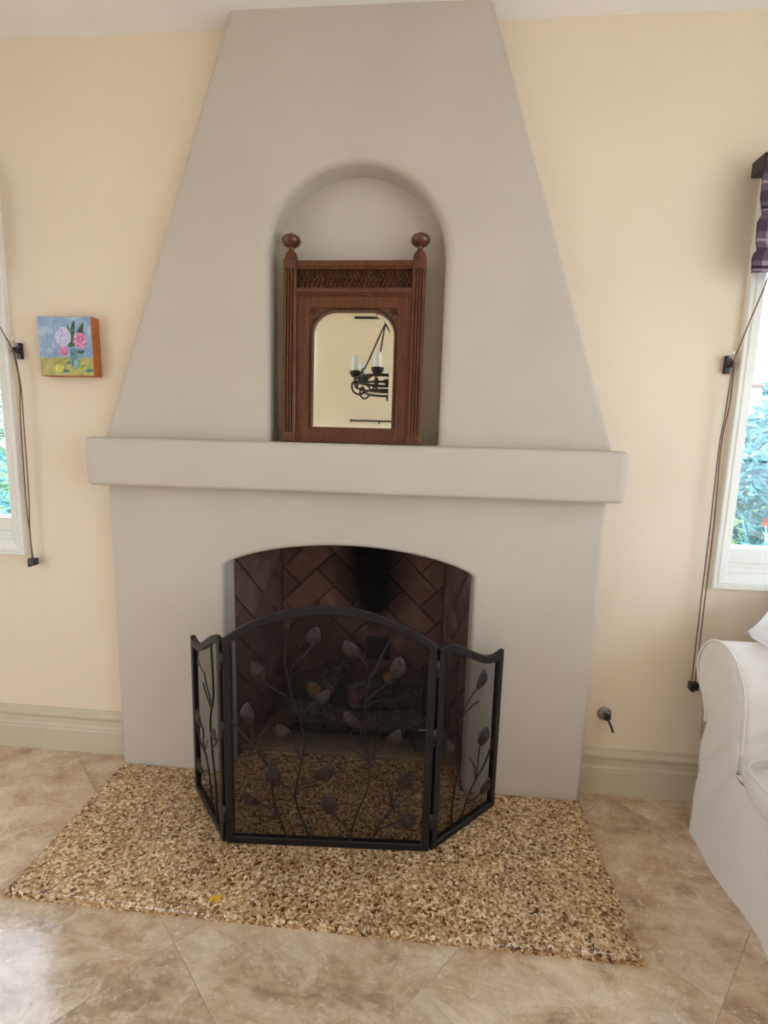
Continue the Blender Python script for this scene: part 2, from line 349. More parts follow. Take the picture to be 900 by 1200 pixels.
def plate(mb, outer, mp, depth, r, holes=(), seg=5, hole_depth=None, back=False, hole_r=None):
    """plate with rounded front edges: outer CCW, holes CW, mp(a, b, d) maps to 3-D with d the distance behind the front"""
    front = []
    for li, loop in enumerate([outer]+list(holes)):
        dep = depth if li == 0 or hole_depth is None else hole_depth
        rr = r if li == 0 or hole_r is None else hole_r
        rings = []
        for k in range(seg+1):
            t = PI/2*k/seg
            rings.append([(p, rr*(1-math.cos(t))) for p in offset(loop, rr*(1-math.sin(t)))])
        front.append([q[0] for q in rings[0]])
        n = len(loop)
        vs = [mp(p[0], p[1], d) for rg in rings for (p, d) in rg]
        fs = [(k*n+i, k*n+(i+1)%n, (k+1)*n+(i+1)%n, (k+1)*n+i) for k in range(seg) for i in range(n)]
        mb.add(vs, fs, True)
        vs = [mp(p[0], p[1], rr) for p in loop]+[mp(p[0], p[1], dep) for p in loop]
        mb.add(vs, [(i, (i+1)%n, n+(i+1)%n, n+i) for i in range(n)], False)
    tri = tessellate_polygon([[Vector((p[0], p[1], 0)) for p in lp] for lp in front])
    flat = [p for lp in front for p in lp]
    mb.add([mp(p[0], p[1], 0) for p in flat], [tuple(t) for t in tri])
    if back:
        tri = tessellate_polygon([[Vector((p[0], p[1], 0)) for p in lp] for lp in [outer]+list(holes)])
        flat = [p for lp in [outer]+list(holes) for p in lp]
        mb.add([mp(p[0], p[1], depth) for p in flat], [tuple(t) for t in tri])
    return mb
def clip(poly, planes):
    """keep a*x+b*y<=c"""
    for a, b, c in planes:
        out = []
        for i in range(len(poly)):
            p, q = poly[i-1], poly[i]; dp = a*p[0]+b*p[1]-c; dq = a*q[0]+b*q[1]-c
            if (dp <= 0) != (dq <= 0):
                t = dp/(dp-dq); out.append((p[0]+(q[0]-p[0])*t, p[1]+(q[1]-p[1])*t))
            if dq <= 0: out.append(q)
        poly = out
        if len(poly) < 3: return []
    return poly
def area(p): return 0.5*sum(p[i-1][0]*p[i][1]-p[i][0]*p[i-1][1] for i in range(len(p)))
def piece(poly, mp, t, ch):
    """low slab with chamfered top: poly CCW, mp(a,b,h) with h the height over the base"""
    n = len(poly); ins = offset(poly, ch); mb = MB()
    vs = [mp(p[0], p[1], 0) for p in poly]+[mp(p[0], p[1], t-ch) for p in poly]+[mp(p[0], p[1], t) for p in ins]
    fs = [(k*n+i, k*n+(i+1)%n, (k+1)*n+(i+1)%n, (k+1)*n+i) for k in (0, 1) for i in range(n)]+[tuple(range(2*n, 3*n))]
    return mb.add(vs, fs)

# ------------------------------------------------------------------ room
WX, WY, BY, CZ = 2.7, 0.09, -4.2, 2.714       # half width, fireplace wall, rear wall, ceiling height
WIN = (1.375, 2.245, 0.905, 2.195)             # inner |x| range and z range of the two garden windows
SIDE = (-2.9, -1.35, 0.0, 2.05)                # y and z range of the glazed door in the left wall
ADDED_CLER = (-4.1, -2.75, 2.60, 3.32)               # unseen clerestory windows above the doors, added to brighten the rear wall
SIDR = (-3.9, -0.70, 0.0, 2.15)                # and of the wider one in the right wall
def wall(name, mp, a0, a1, b0, b1, holes, mat='wall_paint'):
    xs = sorted({a0, a1, *[h[0] for h in holes], *[h[1] for h in holes]}); zs = sorted({b0, b1, *[h[2] for h in holes], *[h[3] for h in holes]})
    mb = MB()
    for i in range(len(xs)-1):
        for j in range(len(zs)-1):
            cx, cz = (xs[i]+xs[i+1])/2, (zs[j]+zs[j+1])/2
            if any(h[0] < cx < h[1] and h[2] < cz < h[3] for h in holes): continue
            v = [mp(a, b, d) for d in (0, 0.16) for a, b in ((xs[i], zs[j]), (xs[i+1], zs[j]), (xs[i+1], zs[j+1]), (xs[i], zs[j+1]))]
            mb.add(v, [(0,1,2,3),(7,6,5,4),(0,4,5,1),(1,5,6,2),(2,6,7,3),(3,7,4,0)])
    return struct(mb.build(name, mat))
front_mp = lambda a, b, d: (a, WY+d, b)
wall('wall_front', front_mp, -WX-0.16, WX+0.16, -0.05, 2.9, [(-WIN[1], -WIN[0], WIN[2], WIN[3]), (WIN[0], WIN[1], WIN[2], WIN[3]), (-0.62, 0.62, -0.05, 1.12), (-0.36, 0.40, 1.12, 2.30)])
wall('wall_left', lambda a, b, d: (-WX-d, a, b), BY-0.16, WY, -0.05, 4.4, [SIDE, ADDED_CLER])
wall('wall_right', lambda a, b, d: (WX+d, a, b), BY-0.16, WY, -0.05, 4.4, [SIDR, ADDED_CLER])
wall('wall_back', lambda a, b, d: (a, BY-d, b), -WX, WX, -0.05, 4.4, [])
cm = MB()                                     # flat over the fireplace, then vaulted towards the rear
prof = [(WY+0.16, CZ), (-1.3, CZ), (BY-0.16, 4.15)]
for k in range(2):
    (ya, za), (yb, zb) = prof[k], prof[k+1]
    cm.add([(-WX-.16,ya,za),(WX+.16,ya,za),(WX+.16,yb,zb),(-WX-.16,yb,zb),(-WX-.16,ya,za+.15),(WX+.16,ya,za+.15),(WX+.16,yb,zb+.15),(-WX-.16,yb,zb+.15)],
           [(0,1,2,3),(7,6,5,4),(0,4,5,1),(1,5,6,2),(2,6,7,3),(3,7,4,0)])
struct(cm.build('ceiling', 'ceiling_paint'))

floor = struct(MB().box(-WX-.16, WX+.16, BY-.16, WY+.16, -0.06, -0.0012).build('floor', 'grout'))
TS, TA = 0.525, math.radians(48)              # diagonal travertine tiles
ca, sa = math.cos(TA), math.sin(TA); nrm = (sa, -ca); mrm = (ca, sa)
base_tile = None
room = [(1,0,WX),(-1,0,WX),(0,1,WY),(0,-1,-BY)]
for i in range(-14, 14):
    n0 = 0.19 + TS*i; moff = 0.209 if i >= 1 else (-0.731 if i == 0 else -0.731)
    for j in range(-14, 14):
        m0 = moff + TS*j; g = 0.0007
        cn, cmid = n0+TS/2, m0+TS/2; cx, cy = nrm[0]*cn+mrm[0]*cmid, nrm[1]*cn+mrm[1]*cmid
        h = TS/2-g
        loc = [(-h,-h),(h,-h),(h,h),(-h,h)]
        wpoly = [(cx+mrm[0]*a+(-nrm[0])*b, cy+mrm[1]*a+(-nrm[1])*b) for a, b in loc]
        cl = clip(wpoly, room)
        if len(cl) < 3 or abs(area(cl)) < 0.001: continue
        if area(cl) < 0: cl.reverse()
        full = len(cl) == 4 and abs(abs(area(cl))-4*h*h) < 1e-5
        if full:
            if base_tile is None:
                base_tile = piece(loc, lambda a, b, hh: (a*ca-b*sa*1, a*sa+b*ca, hh-0.012), 0.012, 0.0008).mesh('tile', 'travertine')
            o = link('tile', base_tile, floor); o.location = (cx, cy, 0)
        else:
            o = link('tile', piece([(p[0]-cx, p[1]-cy) for p in cl], lambda a, b, hh: (a, b, hh-0.012), 0.012, 0.0008).mesh('tile', 'travertine'), floor); o.location = (cx, cy, 0)

# baseboards: one profile swept along each free stretch of wall
BP = [(0,0),(0.020,0),(0.020,0.098),(0.016,0.104),(0.021,0.108),(0.021,0.113),(0.013,0.121),(0.012,0.146),(0.018,0.152),(0.023,0.160),(0.023,0.168),(0.016,0.174),(0.010,0.178),(0.008,0.188),(0,0.188)]
def baseboard(name, mp, a0, a1):
    n = len(BP); mb = MB()
    vs = [mp(a, d, z) for a in (a0, a1) for d, z in BP]
    mb.add(vs, [(i, i+1, n+i+1, n+i) for i in range(n-1)]+[tuple(range(n)), tuple(range(2*n-1, n-1, -1))])
    return struct(mb.build(name, 'trim_paint'))
bfront = lambda a, d, z: (a, WY-d, z)
baseboard('baseboard_front_left', bfront, -WX, -0.909); baseboard('baseboard_front_right', bfront, 0.909, WX)
bl = lambda a, d, z: (-WX+d, a, z); br = lambda a, d, z: (WX-d, a, z)
baseboard('baseboard_left', bl, SIDE[1]+.09, WY-.024); baseboard('baseboard_left_rear', bl, BY, SIDE[0]-.09)
baseboard('baseboard_right', br, SIDR[1]+.09, WY-.024); baseboard('baseboard_right_rear', br, BY, SIDR[0]-.09)
baseboard('baseboard_back', lambda a, d, z: (a, BY+d, z), -WX+.024, WX-.024)

def ring_sweep(mb, rect, prof, mp):
    """rect (a0,a1,b0,b1); prof list of (outward offset, height towards the room): mitred moulding"""
    rings = []
    for o, w in prof:
        a0, a1, b0, b1 = rect[0]-o, rect[1]+o, rect[2]-o, rect[3]+o
        rings.append([mp(a, b, w) for a, b in ((a0,b0),(a1,b0),(a1,b1),(a0,b1))])
    vs = [p for r in rings for p in r]
    mb.add(vs, [(k*4+i, k*4+(i+1)%4, (k+1)*4+(i+1)%4, (k+1)*4+i) for k in range(len(rings)-1) for i in range(4)])
def window(name, rect, mp, bottom_rail=0.05, bars=(), cols=1):
    mb = MB(); ring_sweep(mb, rect, [(0.052,0.0),(0.052,0.020),(0.048,0.024),(0.042,0.024),(0.037,0.016),(0.032,0.016),(0.028,0.020),(0.006,0.015),(-0.003,0.010),(-0.003,-0.155)], mp)
    w = struct(mb.build(name, 'window_paint'))
    a0, a1, b0, b1 = rect
    sw = (a1-a0)/cols
    for c in range(cols):
        s0, s1 = a0+sw*c, a0+sw*(c+1)
        sb = MB(); ring_sweep(sb, (s0+.030, s1-.030, b0+bottom_rail, b1-.030), [(0.030,-0.050),(0.030,-0.045),(0.008,-0.045),(0.004,-0.052),(0.0,-0.055),(0.0,-0.085)], mp)
        vs = [mp(a, b, d) for a, b in ((s0,b0),(s1,b0),(s1,b0+bottom_rail-.03),(s0,b0+bottom_rail-.03)) for d in (-0.045, -0.085)]
        sb.add(vs, [(0,2,4,6),(7,5,3,1),(0,1,3,2),(2,3,5,4),(4,5,7,6),(6,7,1,0)])
        sb.build('window_frame', 'window_paint', w)
        pb = MB(); q = [mp(a, b, -0.07) for a, b in ((s0+.03,b0+bottom_rail),(s1-.03,b0+bottom_rail),(s1-.03,b1-.03),(s0+.03,b1-.03))]
        pb.add(q, [(0,1,2,3)]); pb.build('pane', 'window_glass', w)
    if bottom_rail > 0.06:                        # stepped stops under the sash
        for (z0, z1, d0) in ((b0, b0+.020, -.012), (b0+.020, b0+.034, -.028)):
            t = MB(); vs = [mp(a, b, d) for a, b in ((a0,z0),(a1,z0),(a1,z1),(a0,z1)) for d in (d0, -0.085)]
            t.add(vs, [(0,2,4,6),(7,5,3,1),(0,1,3,2),(2,3,5,4),(4,5,7,6),(6,7,1,0)]); t.build('window_sill', 'window_paint', w)
    for (c0, c1, z) in bars:
        t = MB(); vs = [mp(a, b, d) for a, b in ((c0,z-.01),(c1,z-.01),(c1,z+.01),(c0,z+.01)) for d in (-.055, -.085)]
        t.add(vs, [(0,2,4,6),(7,5,3,1),(0,1,3,2),(2,3,5,4),(4,5,7,6),(6,7,1,0)]); t.build('glazing_bar', 'window_paint', w)
    return w
fm = lambda a, b, w: (a, WY-w, b)
window('window_1', (-WIN[1], -WIN[0], WIN[2], WIN[3]), fm, 0.095)
window('window_2', (WIN[0], WIN[1], WIN[2], WIN[3]), fm, 0.095)
def door_bars(d): return [(d[0]+.03+k*(d[1]-d[0])/2, d[0]-.03+(k+1)*(d[1]-d[0])/2, z) for k in range(2) for z in (0.75, 1.25, 1.75)]
window('door_1', SIDE, lambda a, b, w: (-WX+w, a, b), 0.22, door_bars(SIDE), 2)
window('door_2', SIDR, lambda a, b, w: (WX-w, a, b), 0.22, door_bars(SIDR), 2)
window('added_clerestory_left', ADDED_CLER, lambda a, b, w: (-WX+w, a, b)); window('added_clerestory_right', ADDED_CLER, lambda a, b, w: (WX-w, a, b))  # invented high windows that throw extra daylight on the rear wall
for sg in (-1, 1): portal((sg*(WX+.14), (ADDED_CLER[0]+ADDED_CLER[1])/2, (ADDED_CLER[2]+ADDED_CLER[3])/2), (0, sg*PI/2, 0), ADDED_CLER[3]-ADDED_CLER[2], ADDED_CLER[1]-ADDED_CLER[0])
portal((-(WIN[0]+WIN[1])/2, WY+.14, (WIN[2]+WIN[3])/2), (-PI/2, 0, 0), WIN[1]-WIN[0], WIN[3]-WIN[2])
portal(((WIN[0]+WIN[1])/2, WY+.14, (WIN[2]+WIN[3])/2), (-PI/2, 0, 0), WIN[1]-WIN[0], WIN[3]-WIN[2])
portal((-WX-.14, (SIDE[0]+SIDE[1])/2, SIDE[3]/2), (0, -PI/2, 0), SIDE[3], SIDE[1]-SIDE[0])
portal((WX+.14, (SIDR[0]+SIDR[1])/2, SIDR[3]/2), (0, PI/2, 0), SIDR[3], SIDR[1]-SIDR[0])

# ------------------------------------------------------------------ fireplace
HW, MT, MBt = 0.909, 1.339, 1.167
fp = thing('fireplace', (0, 0, 0), 'greige plaster fireplace with tapered chimney hood, arched niche and thick mantel', 'fireplace')
ymap = lambda y0: (lambda a, b, d: (a, y0+d, b))
# surround with the arched opening
OW, OS, OR = 0.467, 0.870, 0.095
arch = [(-OW*math.cos(PI*k/32), OS+OR*(max(0, 1-math.cos(PI*k/32)**2))**0.75) for k in range(33)]
outer = [(-HW,-.02),(-OW,-.02)]+arch+[(OW,-.02),(HW,-.02),(HW,1.22),(-HW,1.22)]
plate(MB(), outer, ymap(0.0), 0.105, 0.014).build('surround', 'greige_plaster', fp)
# mantel: a thick block with rounded corners
mw = 0.945
mant = MB()
def mantel_fn(n=10):
    # rounded-rectangle plan swept through a rounded vertical profile
    R = 0.035; y0, y1 = -0.082, 0.095
    def plan(ins):
        r = max(0.004, R-ins); x = mw-ins; yf = y0+ins; pts = [(-x, y1)]
        for k in range(n+1):
            t = PI/2*k/n; pts.append((-x+r-r*math.cos(t), yf+r-r*math.sin(t)))
        for k in range(n+1):
            t = PI/2*k/n; pts.append((x-r+r*math.sin(t), yf+r-r*math.cos(t)))
        pts.append((x, y1)); return pts
    e = 0.016; prof = []
    for k in range(6): t = PI/2*k/5; prof.append((e*(1-math.sin(t)), MBt+e*(1-math.cos(t))))
    for k in range(6): t = PI/2*k/5; prof.append((e*(1-math.cos(t)), MT-e*(1-math.sin(t))))
    rings = [[(p[0], p[1], z) for p in plan(i)] for i, z in prof]; m = len(rings[0])
    mant.add([p for r in rings for p in r], [(k*m+i, k*m+i+1, (k+1)*m+i+1, (k+1)*m+i) for k in range(len(rings)-1) for i in range(m-1)], True)
    for rg in (rings[0], rings[-1]): mant.add(rg, [tuple(range(m))])
mantel_fn(); mant.build('mantel_shelf', 'greige_plaster', fp)
# hood with niche
NC, NR, NS = 0.015, 0.304, 1.958
HB, HT = 0.912, 0.415
slope = (HB-HT)/(CZ-MT)
zb, zt = 1.24, 2.78
outer = [(-HB-slope*(MT-zb), zb), (HB+slope*(MT-zb), zb), (HT-slope*(zt-CZ)+.018, zt), (-HT+slope*(zt-CZ), zt)]
nl = [(NC-NR, 1.30)] + [(NC-NR*math.cos(PI*k/40), NS+NR*math.sin(PI*k/40)) for k in range(41)] + [(NC+NR, 1.30)]   # clockwise
hd = MB(); ND = 0.118
def hood_map(a, b, d):
    k = max(0.0, min(1.0, (b-MT)/(CZ-MT)))
    return (a, d + (0.010*k*(1 - min(1, d/0.085))), b)
plate(hd, outer, hood_map, 0.095, 0.022, [nl], hole_depth=ND, hole_r=0.030, seg=6)
tri = tessellate_polygon([[Vector((p[0], p[1], 0)) for p in nl]]); hd.add([(p[0], ND, p[1]) for p in nl], [tuple(t) for t in tri])
hd.box(NC-NR-.02, NC+NR+.02, -0.02, ND+.01, 1.25, MT-.0008)
hd.build('chimney_hood', 'greige_plaster', fp)
# firebox
FY0, FY1, FXB, FZ, FTOP = 0.105, 0.48, 0.382, 0.034, 1.06
fb = MB()
fb.box(-.62, .62, FY1+.012, FY1+.16, -.04, FTOP+.06)
fb.box(-.44, .44, .255, .40, FTOP, 2.40)                                # chimney mass closing the wall behind the niche
for s in (-1, 1):
    q = [(s*OW, FY0), (s*FXB, FY1), (s*FXB, FY1+.1), (s*.62, FY1+.1), (s*.62, FY0)]
    off = 0.012
    q[0] = (s*(OW+off), FY0); q[1] = (s*(FXB+off), FY1)
    n = 5; fb.add([(x, y, z) for z in (-.04, FTOP) for x, y in q], [(i, (i+1)%n, n+(i+1)%n, n+i) for i in range(n)]+[tuple(range(n)), tuple(range(n, 2*n))])
fb.box(-.62, .62, FY0, FY1+.1, FTOP, FTOP+.06)
firebox = fb.build('firebox', 'soot_mortar', fp)
MB().rbox(-.478, .478, 0.155, FY1+.012, -.02, FZ, 0.004).build('firebox_floor', 'firebox_floor', fp)
MB().box(-.47, .47, FY0-.02, FY0+.03, 0.985, 1.07).build('lintel', 'soot_shade_black', fp)
BL_, BW_ = 0.230, 0.115
def herringbone(width, z0, z1, mp):
    planes = [(1,0,width/2),(-1,0,width/2),(0,1,z1),(0,-1,-z0)]
    c45 = math.sqrt(.5)
    for i in range(-9, 10):
        for j in range(-6, 7):
            for kind in (0, 1):
                a, b = i+4*j, i
                if kind == 0: x0, x1, y0, y1 = a, a+2, b, b+1
                else: x0, x1, y0, y1 = a+2, a+3, b-1, b+1
                g = 0.0028
                q = [(x0*BW_+g, y0*BW_+g), (x1*BW_-g, y0*BW_+g), (x1*BW_-g, y1*BW_-g), (x0*BW_+g, y1*BW_-g)]
                q = [((x-y)*c45+.03, (x+y)*c45+.5) for x, y in q]
                q = clip(q, planes)
                if len(q) < 3 or abs(area(q)) < 0.0004: continue
                t = 0.012+random.uniform(-.0015, .0015)
                piece(q, (lambda A, B, h, t=t: mp(A, B, h)), t, 0.0018).build('brick', 'firebrick', firebox)
herringbone(2*FXB, FZ, FTOP, lambda a, b, h: (a, FY1+.012-h, b))
for s in (-1, 1):
    p0 = Vector((s*(OW+.012), FY0, 0)); p1 = Vector((s*(FXB+.012), FY1, 0)); dd = (p1-p0); ln = dd.length; dd.normalize()
    nn = Vector((-s*abs(dd.y), -abs(dd.x), 0)).normalized()
    mid = (p0+p1)/2
    herringbone(ln, FZ, FTOP, lambda a, b, h, m=mid, d=dd, n=nn: (m.x+d.x*a+n.x*h, m.y+d.y*a+n.y*h, b))
# ash vent in the back wall
vp = MB().rbox(.030, .142, FY1-.014, FY1+.002, .318, .428, .003).build('vent_plate', 'black_iron', fp)
# gas log lighter pipe from the right wall
MB().tube(catmull([(.40,.30,.085),(.36,.292,.083),(.30,.285,.083),(.25,.288,.088),(.21,.30,.096)], 6), .0085, 10).build('gas_pipe', 'chrome', fp)

# hearth slab
hb = MB()
plate(hb, [(-.908,-.597),(.908,-.597),(.908,0.0),(.463,0.0),(.463,.152),(-.463,.152),(-.463,0.0),(-.908,0.0)], lambda a, b, d: (a, b, .022-d), .022, .009, back=True)
hearth = tag(hb.build('hearth_slab', 'granite'), 'polished speckled brown granite hearth slab on the travertine floor', 'hearth')
yb = MB()
for k in range(7):
    cx, cy, r = -.285+random.uniform(-.022, .022), -.548+random.uniform(-.008, .008), random.uniform(.004, .009)
    yb.lathe([(0.0003, .0231), (r*.6, .0229), (r, .0219)], (cx, cy, 0), 7)
yo = yb.build('wax_stain', 'yellow_wax', hearth); yo['label'] = 'small yellow wax stain'

# ------------------------------------------------------------------ logs and grate in the firebox
gr = thing('fire_grate', (0, .3, FZ), 'black iron fire grate holding the logs inside the firebox', 'grate')
for x in (-.24, -.12, 0, .12, .24):
    MB().tube(catmull([(x,.165,.150),(x,.18,.115),(x,.22,.105),(x,.40,.105),(x,.425,.15)], 4), .008, 8).build('grate_bar', 'black_iron', gr)
for y in (.21, .39): MB().tube([(-.30,y,.093),(.30,y,.093)], .008, 8).build('cross_bar', 'black_iron', gr)
for x in (-.26, .26):
    for y in (.21, .39): MB().tube([(x,y,.093),(x*1.08,y-.005,FZ)], .008, 8).build('leg', 'black_iron', gr)
def log(a, b, r, label, cut='log_cut', bend=0.02, seed=0, taper=.9):
    a, b = Vector(a), Vector(b); rnd = random.Random(seed); L_ = (b-a).length; t = (b-a).normalized()
    u = t.cross(Vector((0,0,1))).normalized(); w = u.cross(t)
    n, m = 18, 14; ph = [rnd.uniform(0, 6) for _ in range(6)]; mb = MB()
    def P_(i, k, rr=1.0):
        s = i/m; an = 2*PI*k/n
        rad = r*(1-(1-taper)*s)*(1+.09*math.sin(2*an+ph[0]+2*s)+.06*math.sin(5*an+ph[1]+5*s)+.05*math.sin(9*s+ph[2]+an))
        c = a+t*(L_*s)+u*(bend*math.sin(PI*s))+w*(bend*.5*math.sin(2*PI*s+ph[3])); return c+(u*math.cos(an)+w*math.sin(an))*rad*rr
    mb.add([P_(i,k) for i in range(m+1) for k in range(n)], [(i*n+k, i*n+(k+1)%n, (i+1)*n+(k+1)%n, (i+1)*n+k) for i in range(m) for k in range(n)], True)
    o = thing('log', (a+b)/2, label, 'log', 'gas logs on the grate')
    mb.build('bark', 'log_bark', o)
    for i, sgn in ((0,-1),(m,1)):
        cb = MB(); ring = [P_(i,k,.99) for k in range(n)]; inn = [P_(i,k,.55)+t*sgn*.003 for k in range(n)]
        cen = sum(ring, Vector())/n+t*sgn*.004
        cb.add(ring+inn+[cen], [(k,(k+1)%n,n+(k+1)%n,n+k) for k in range(n)]+[(n+k,n+(k+1)%n,2*n) for k in range(n)]); cb.build('cut_end', cut, o)
    return o
log((-.31,.385,.165), (.30,.38,.175), .055, 'long dark log lying at the back of the grate under the vent', seed=1)
log((-.28,.235,.165), (.29,.24,.160), .048, 'long charred log lying along the front of the grate', seed=2)
log((-.170,.235,.268), (-.06,.43,.285), .046, 'short log with ochre sawn end pointing out of the firebox', 'log_cut', .01, 3)
log((-.160,.155,.205), (-.060,.205,.385), .024, 'thin leaning branch log with rose coloured sawn end', 'log_cut_rose', .01, 4)
log((.00,.21,.262), (.17,.37,.275), .048, 'short grey log lying crosswise between the two long logs', 'log_cut_rose', .012, 5)
log((.15,.25,.335), (.22,.40,.345), .026, 'small stub log with pale end below the black vent', 'log_cut', .005, 6)

# ------------------------------------------------------------------ fireplace screen
scr = thing('fireplace_screen', (0, -.25, .022), 'black iron three panel fireplace screen with vines and leaves on mesh', 'fire screen')
C_S = [(1,[(.222,.805),(.208,.752),(.2,.699),(.2,.659),(.212,.602),(.227,.536),(.247,.477),(.259,.419),(.26,.371),(.249,.31),(.237,.248),(.233,.204),(.243,.15),(.264,.097),(.282,.045)]),
 (.7,[(.231,.515),(.224,.535),(.204,.551),(.177,.567),(.153,.583),(.134,.601)]), (.7,[(.214,.614),(.22,.643),(.239,.668),(.262,.69),(.287,.721)]),
 (.7,[(.22,.61),(.231,.627),(.255,.642),(.282,.654),(.313,.667)]), (.7,[(.25,.47),(.267,.508),(.282,.527),(.296,.538)]), (.7,[(.09,.455),(.094,.412),(.102,.373)]),
 (1,[(.02,.47),(.072,.407),(.102,.373),(.127,.335),(.147,.301),(.155,.262),(.158,.209),(.166,.156),(.182,.116),(.208,.045)]), (.7,[(.104,.373),(.116,.404),(.132,.428),(.156,.451)]),
 (.7,[(.213,.395),(.235,.37),(.245,.349),(.252,.328)]), (.7,[(.18,.252),(.215,.225),(.234,.186)]), (.7,[(.234,.217),(.243,.235),(.263,.256),(.295,.275)]), (.6,[(.234,.208),(.255,.231),(.28,.239),(.312,.243)]),
 (.7,[(.115,.171),(.146,.155),(.172,.127)]), (.6,[(.174,.122),(.125,.127),(.084,.12)]), (.7,[(.357,.147),(.378,.121),(.398,.099),(.411,.045)]),
 (1,[(.414,.045),(.423,.109),(.438,.159),(.457,.209),(.47,.254),(.473,.302),(.47,.337),(.463,.389),(.457,.431),(.454,.494),(.454,.545),(.461,.586),(.466,.616),(.483,.649),(.501,.694),(.519,.735),(.545,.79)]),
 (.7,[(.465,.611),(.454,.66),(.44,.684),(.429,.695)]), (.7,[(.456,.545),(.481,.571),(.507,.592),(.538,.624)]), (.6,[(.455,.517),(.482,.544),(.512,.549),(.555,.553),(.589,.575)]),
 (.7,[(.437,.455),(.447,.422),(.448,.384),(.47,.339)]), (.6,[(.47,.335),(.446,.358),(.418,.372),(.382,.379)]), (.7,[(.472,.329),(.493,.368),(.528,.398)]), (.5,[(.476,.335),(.487,.385),(.488,.42)]),
 (.9,[(.486,.045),(.504,.104),(.527,.141),(.551,.169),(.582,.202),(.613,.23),(.655,.268)]), (.6,[(.549,.169),(.543,.218),(.528,.265)]), (.6,[(.551,.171),(.557,.209),(.582,.244)]), (.7,[(.566,.12),(.524,.105),(.496,.081)])]
C_L = [((.13,.603),(.1,.667),.039),((.289,.723),(.3,.788),.043),((.296,.538),(.34,.582),.037),((.089,.452),(.084,.53),.047),((.211,.395),(.176,.46),.045),((.179,.25),(.151,.319),.047),((.295,.273),(.359,.321),.047),((.115,.169),(.061,.223),.039),((.357,.147),(.328,.226),.045),((.43,.696),(.387,.747),.041),((.539,.627),(.56,.701),.045),((.438,.456),(.39,.513),.041),((.528,.398),(.566,.457),.047),((.582,.242),(.604,.319),.047),((.566,.12),(.627,.161),.041)]
L_S = [(1,[(.092,.70),(.075,.586),(.081,.499),(.113,.403),(.104,.271),(.072,.187),(.073,.045)]),(.9,[(.31,.40),(.249,.27),(.187,.238),(.141,.18),(.118,.045)]),(.7,[(.11,.452),(.156,.485),(.189,.504)]),(.7,[(.102,.469),(.153,.527),(.17,.553)]),(.7,[(.207,.328),(.196,.245)]),(.6,[(.193,.242),(.151,.308)]),(.7,[(.106,.301),(.051,.355)]),(.6,[(.2,.152),(.15,.19)])]
L_L = [((.17,.553),(.199,.623),.044),((.207,.328),(.237,.391),.041),((.201,.151),(.245,.191),.038),((.051,.355),(.051,.408),.038)]
R_S = [(1,[(.1,.70),(.093,.557),(.1,.459),(.129,.349),(.127,.27),(.101,.187),(.098,.045)]),(.7,[(.103,.43),(.147,.494),(.192,.528)]),(.6,[(.105,.43),(.149,.467),(.21,.48)]),(.9,[(.15,.045),(.175,.13),(.22,.179),(.271,.235),(.318,.325)]),(.7,[(.232,.306),(.223,.241),(.223,.182)]),(.6,[(.219,.177),(.206,.235),(.178,.282)]),(.6,[(.248,.112),(.206,.108),(.172,.123)]),(.6,[(.077,.344),(.125,.277)])]
R_L = [((.194,.529),(.216,.599),.04),((.235,.305),(.251,.376),.043),((.248,.111),(.288,.163),.04),((.077,.344),(.051,.4),.034)]
Z0S = 0.0225
